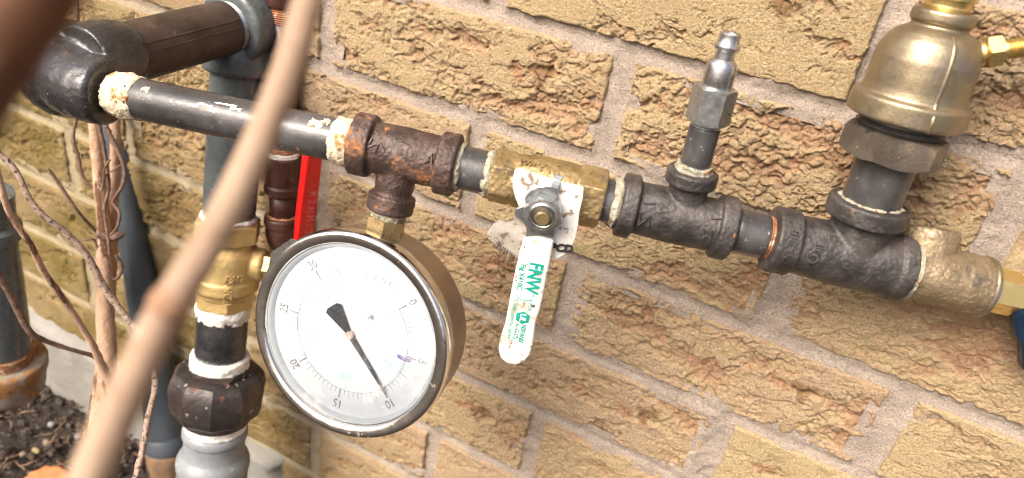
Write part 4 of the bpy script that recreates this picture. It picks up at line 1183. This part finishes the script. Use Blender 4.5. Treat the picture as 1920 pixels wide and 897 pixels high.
vs = [[bm.verts.new(Vector(p)) for p in s] for s in secs]
for i in range(len(secs) - 1):
    for j in range(4): bm.faces.new([vs[i][j], vs[i][(j + 1) % 4], vs[i + 1][(j + 1) % 4], vs[i + 1][j]])
bm.faces.new(vs[0][::-1]); bm.faces.new(vs[-1]); bmesh.ops.recalc_face_normals(bm, faces=bm.faces)
bmesh.ops.bevel(bm, geom=[e_ for e_ in bm.edges if e_.calc_face_angle(0) > .5], offset=.0016, segments=3, affect='EDGES', profile=.6)
bm.verts.index_update(); V = np.array([v.co[:] for v in bm.verts]); F = [[v.index for v in f.verts] for f in bm.faces]; bm.free()
rsl = obj('lever_sleeve', V, F, MAT['red_sleeve'], bv, sharp=50, label='bright red plastic lever sleeve')
for s, k, sz in (('Z', .012, .007), ('I', .020, .006), ('M', .027, .0085), ('N', .035, .0085), ('Z', .043, .007), ('R', .051, .008)):
    obj('lettering', *put_text(s, sz, r0 + rd * k + uz * .00432 + ux * .001, -rd, ux, uz, .0001, -.0001, .2), MAT['pale_ink'], rsl)
# nipple, union, coupling below
nipple('pipe_nipple', LQ, LD, lt(556), lt(668), .0188, 'glossy black nipple smeared with white sealant above the union', mat='gloss_black_casting', ring0=(lt(562), lt(594), 1.01), ring1=(lt(664), lt(688), 1.12), th1=.004, ringmat='white_sealant', thmat='zinc_steel', seed=41)
o = thing('pipe_union', LQ + LD * lt(715), 'large rusty dark hex union nut on the grey riser', 'pipe union')
V, F = hexprism(LQ, LD, lt(682), lt(716), .0255, rot=.5); obj('end_nut', *rough_up((V, F), .0003, 200, 3), MAT['union_iron'], o, sharp=30)
V2, F2 = lathe(LQ, LD, [(lt(692), .0250), (lt(695), .0310), (lt(704), .0345), (lt(718), .0366), (lt(728), .0366), (lt(752), .0356), (lt(764), .0335), (lt(772), .0295), (lt(775), .0250)], 10, rot=.3)
obj('ring_nut', *rough_up((V2, F2), .0004, 150, 5), MAT['union_iron'], o, sharp=20)
V, F = lathe(LQ, LD, [(lt(770), .0262), (lt(782), .0262), (lt(788), .0225)], 48); obj('tailpiece', V, F, MAT['union_iron'], o, sharp=30)
o = thing('pipe_coupling', LQ + LD * lt(840), 'pale grey stepped pipe coupling below the rusty union', 'pipe coupling')
ch = lathe(LQ, LD, [(lt(782), .0222), (lt(799), .0224), (lt(801), .0240), (lt(804), .0250), (lt(812), .0252), (lt(816), .0246), (lt(818), .0236), (lt(826), .0235), (lt(844), .0235), (lt(847), .0246), (lt(852), .0268), (lt(858), .0282), (lt(866), .0286), (lt(872), .0284), (lt(876), .0276), (lt(900), .0276), (lt(960), .0276)], 64)
obj('body', *rough_up(ch, .0002, 120, 4), MAT['light_grey_paint'], o, sharp=38)
V, F = dope_ring(LQ, LD, lt(784), lt(800), .0228, .0012, 44); obj('thread_sealant', V, F, MAT['white_sealant'], o)
V, F = lathe(LQ, LD, [(lt(958), .0210), (lt(958) + .25, .0210)], 48)
obj('lower_pipe', V, F, MAT['light_grey_paint'], o)

# ------------------------------------------------------------------ brown-painted pipe close to the wall
NQ = P(533, 40, .478); NB = P(529, 440, .548); ND = unit(NB - NQ)
nt = lambda y: on_line(NQ, ND, py=y)
o = thing('brown_pipe', NB, 'chocolate brown painted pipe with coupling behind the red lever', 'pipe')
V, F = lathe(NQ, ND, [(nt(30), .0096), (nt(150), .0096), (nt(290), .0096)], 40); obj('upper_tube', V, F, MAT['brown_paint'], o)
V, F = lathe(NQ, ND, [(nt(-60), .0125), (nt(8), .0125), (nt(12), .0118)], 40); obj('upper_coupling', V, F, MAT['brown_paint'], o, sharp=30)
pr = []
for i in range(8): s = nt(13) + (nt(44) - nt(13)) * i / 8; pr += [(s, .0092), (s + .0006, .0102)]
V, F = lathe(NQ, ND, pr, 40); obj('thread', V, F, MAT['copper_thread'], o, sharp=20)
pr = []
for i in range(5): s = nt(270) + (nt(290) - nt(270)) * i / 5; pr += [(s, .0098), (s + .0006, .0106)]
V, F = lathe(NQ, ND, pr, 40); obj('thread', V, F, MAT['copper_thread'], o, sharp=20)
V, F = dope_ring(NQ, ND, nt(283), nt(292), .0112, .0006, 51); obj('thread_sealant', V, F, MAT['white_sealant'], o)
V, F = lathe(NQ, ND, [(nt(290), .0110), (nt(293), .0128), (nt(305), .0128), (nt(310), .0121), (nt(343), .0121), (nt(347), .0131), (nt(358), .0131), (nt(364), .0110)], 48); obj('coupling', V, F, MAT['brown_paint'], o, sharp=30)
obj('cast_mark', *wrap_text('K', .008, NQ + ND * nt(330), ND, .0122, unit(CAM - NB) + ROT[0] * .1, 1, 1.57, .0006), MAT['brown_paint'], o)
V, F = lathe(NQ, ND, [(nt(360), .0096), (nt(405), .0096)], 40); obj('lower_tube', V, F, MAT['brown_paint'], o)
e0 = NQ + ND * nt(405); e1 = NQ + ND * nt(440)
ch = [sweep([e0, e1, e1 + ND * .008 + np.array([0, .006, 0]), e1 + ND * .012 + np.array([0, .022, 0]), e1 + ND * .012 + np.array([0, .06, 0])], [.0118, .0120, .0122, .0118, .0110], 32, 6),
      lathe(NQ, ND, [(nt(404), .0118), (nt(407), .0130), (nt(420), .0130), (nt(424), .0120)], 40)]
obj('elbow', *fuse(join(*ch), .0007, 4, .0002, 300, 5), MAT['brown_paint'], o)
V, F = dope_ring(NQ, ND, nt(401), nt(406), .0106, .0005, 55); obj('thread', V, F, MAT['copper_thread'], o)

# ------------------------------------------------------------------ dark plastic conduit
CQ = P(180, 10, .590); CB = P(314, 835, .720); CD = unit(CB - CQ)
ct = lambda y: on_line(CQ, CD, py=y)
o = thing('conduit', CB, 'dark blue-grey plastic conduit slanting down to the soil', 'conduit')
V, F = lathe(CQ, CD, [(ct(46), .0125), (ct(240), .0125), (ct(440), .0128), (ct(640), .0150), (ct(800), .0172), (ct(822), .0174)], 56); obj('tube', V, F, MAT['dark_plastic'], o, sharp=40)
V, F = lathe(CQ, CD, [(ct(812), .0176), (ct(818), .0196), (ct(836), .0200), (ct(842), .0190), (ct(846), .0150)], 56); obj('collar', V, F, MAT['dark_plastic'], o, sharp=30)
V, F = lathe(CQ, CD, [(ct(836), .0180), (ct(846), .0205), (ct(858), .0208), (ct(872), .0200), (ct(900), .0190)], 48); obj('boot', *rough_up((V, F), .0012, 120, 3), MAT['earthy_brown'], o, label='earthy orange-brown boot at the conduit foot')
V, F = lathe(CQ, CD, [(ct(-120), .0135), (ct(38), .0135), (ct(44), .0145), (ct(52), .0140), (ct(54), .0120)], 48); obj('upper_coupling', V, F, MAT['olive_paint'], o, sharp=30)

# ------------------------------------------------------------------ capped pipe at the left edge
KQ = P(-20, 380, .545); KB = P(8, 690, .635); KD = unit(KB - KQ)
kt = lambda y: on_line(KQ, KD, py=y)
o = thing('capped_pipe', KB, 'blue-grey painted pipe with rusty crusted cap at the left edge', 'pipe')
V, F = lathe(KQ, KD, [(kt(360), .0165), (kt(440), .0165), (kt(500), .0180), (kt(560), .0198), (kt(655), .0215)], 56); obj('tube', V, F, MAT['grey_paint'], o, sharp=40)
V, F = lathe(KQ, KD, [(kt(414), .0165), (kt(420), .0200), (kt(438), .0205), (kt(444), .0170)], 48); obj('collar', V, F, MAT['grey_paint'], o, sharp=30)
pr = []
for i in range(7): s = kt(650) + (kt(684) - kt(650)) * i / 7; pr += [(s, .0218), (s + .0012, .0234)]
V, F = lathe(KQ, KD, pr, 56); obj('thread', V, F, MAT['bare_thread'], o, sharp=20)
ch = lathe(KQ, KD, [(kt(668), .0240), (kt(668), .0305), (kt(672), .0325), (kt(686), .0328), (kt(694), .0312), (kt(716), .0305), (kt(728), .0270), (kt(732), .0200), (kt(733), .0010)], 72)
obj('cap', *rough_up(ch, .0010, 110, 6), MAT['rusty_cap'], o)

# ------------------------------------------------------------------ dead shrub
sh = thing('dead_shrub', soil_z(205, 800), 'leafless woody shrub with bare brown stems in front of the conduit', 'shrub')
def branch(pts, rad, mat, name='branch', rough=.25, seg=10, seed=0, knots=()):
    pts = [P(*p) for p in pts]
    V, F = sweep(pts, [r * (1. if name == 'stem' else .66) for r in rad], seg, 9, seed, rough)
    o = obj(name, V, F, MAT[mat], sh)
    return o
branch([(190, 800, .66), (199, 700, .645), (199, 600, .63), (196, 500, .61), (195, 420, .60), (186, 330, .585), (176, 230, .57), (170, 160, .56)], [.0105, .0088, .0075, .0068, .0056, .0048, .0042, .0038], 'bark', 'stem', .14, 20, 1)
branch([(208, 560, .635), (210, 470, .622), (212, 400, .61), (216, 300, .60), (216, 200, .59), (220, 60, .58), (219, -40, .57)], [.0040, .0046, .0044, .0042, .0042, .0042, .0040], 'bark', 'stem', .16, 16, 2)
branch([(238, 38, .575), (250, 22, .57), (266, -8, .565)], [.0026, .0022, .0020], 'bark', 'branch', .15, 10, 3)
branch([(146, 60, .56), (144, 20, .555), (140, -30, .55)], [.0022, .0024, .0024], 'dark_bark', 'branch', .2, 10, 4)
branch([(-8, 282, .47), (30, 322, .475), (65, 388, .48), (127, 440, .49), (166, 484, .50), (194, 538, .51), (228, 584, .515), (262, 626, .52), (282, 664, .52)], [.0030, .0030, .0030, .0032, .0036, .0040, .0036, .0032, .0028], 'grey_bark', 'branch', .3, 12, 5)
branch([(283, 680, .515), (290, 712, .51), (288, 740, .505), (277, 785, .495), (268, 840, .485), (252, 905, .47)], [.0026, .0034, .0030, .0031, .0032, .0033], 'grey_bark', 'branch', .32, 12, 6)
branch([(-6, 318, .44), (18, 400, .46), (55, 455, .48), (83, 511, .50), (127, 572, .53), (172, 644, .56), (188, 678, .575), (212, 730, .60), (224, 760, .62)], [.0028, .0030, .0032, .0034, .0034, .0038, .0048, .0056, .0056], 'bark', 'branch', .28, 12, 7)
branch([(-8, 505, .50), (22, 560, .515), (55, 621, .53), (89, 641, .545), (138, 657, .56), (178, 669, .575), (192, 684, .58)], [.0032, .0034, .0036, .0028, .0024, .0028, .0032], 'dark_bark', 'branch', .3, 12, 8)
branch([(90, 316, .56), (100, 330, .565), (122, 362, .57), (150, 402, .58), (182, 436, .60)], [.0008, .0020, .0022, .0018, .0020], 'dark_bark', 'twig', .25, 8, 9)
branch([(145, 215, .57), (137, 258, .575), (146, 292, .58), (154, 328, .585), (170, 350, .59), (184, 360, .592)], [.0022, .0021, .0026, .0020, .0018, .0022], 'dark_bark', 'twig', .32, 8, 10)
branch([(183, 225, .56), (197, 290, .57), (204, 350, .58), (196, 395, .585), (203, 450, .59), (206, 480, .592)], [.0028, .0026, .0022, .0018, .0018, .0016], 'dark_bark', 'twig', .35, 8, 11)
branch([(196, 232, .555), (214, 268, .56), (232, 310, .565), (232, 340, .57), (222, 362, .575), (212, 380, .58), (224, 400, .58), (220, 426, .585), (208, 440, .59)], [.0026, .0026, .0024, .0024, .0022, .0018, .0020, .0018, .0016], 'dark_bark', 'twig', .35, 8, 12)
branch([(236, 304, .566), (214, 318, .57), (196, 330, .575)], [.0010, .0010, .0009], 'dark_bark', 'twig', .2, 6, 13)
branch([(206, 300, .565), (196, 318, .57), (194, 344, .575), (190, 360, .58)], [.0014, .0014, .0012, .0010], 'dark_bark', 'twig', .3, 6, 14)
branch([(160, 452, .58), (176, 450, .585), (183, 466, .59)], [.0008, .0012, .0010], 'dark_bark', 'twig', .3, 6, 15)
branch([(182, 438, .595), (206, 446, .60), (226, 440, .60), (236, 436, .60)], [.0040, .0060, .0044, .0010], 'dark_bark', 'knot', .5, 12, 16)
branch([(176, 352, .588), (182, 358, .59), (190, 362, .592)], [.0026, .0046, .0020], 'dark_bark', 'knot', .5, 10, 17)
branch([(172, 740, .645), (170, 765, .65), (172, 780, .652)], [.0010, .0026, .0010], 'dark_bark', 'knot', .4, 8, 18)
branch([(218, 478, .60), (228, 500, .605), (222, 520, .607), (212, 524, .61)], [.0020, .0026, .0022, .0010], 'dark_bark', 'twig', .4, 8, 19)
branch([(80, 165, .60), (110, 182, .605), (140, 196, .61)], [.0010, .0010, .0010], 'dark_bark', 'twig', .2, 6, 20)

# ------------------------------------------------------------------ canes close to the lens
def cane(pts, rad, mat, label, node=None):
    w = [P(*p) for p in pts]
    o = thing('cane', w[0], label, 'cane', 'dead canes close to the camera')
    V, F = sweep(w, rad, 24, 8, 5, .03)
    obj('stem', V, F, MAT[mat], o)
    if node is not None:
        c = P(*node[0]); a = unit(w[-1] - w[0])
        V, F = lathe(c, a, [(-.0022, node[1] * .93), (-.0010, node[1] * 1.04), (.0, node[1] * 1.10), (.0012, node[1] * 1.05), (.0024, node[1] * .94)], 24)
        obj('joint', V, F, MAT['cane_joint'], o)
cane([(140, 960, .108), (198, 820, .109), (258, 690, .110), (316, 575, .111), (400, 440, .114), (470, 300, .117), (540, 130, .121), (592, -60, .126)],
     [.0030, .0030, .00295, .0029, .0027, .00265, .0026, .0025], 'cane', 'tan dead cane crossing in front of the gauge and pipes', ((316, 575, .1110), .0029))
cane([(-160, 330, .066), (-40, 130, .066), (40, 10, .066), (130, -140, .066)], [.0041, .0041, .0041, .0041], 'dark_cane', 'dark brown blurred cane across the upper left corner')
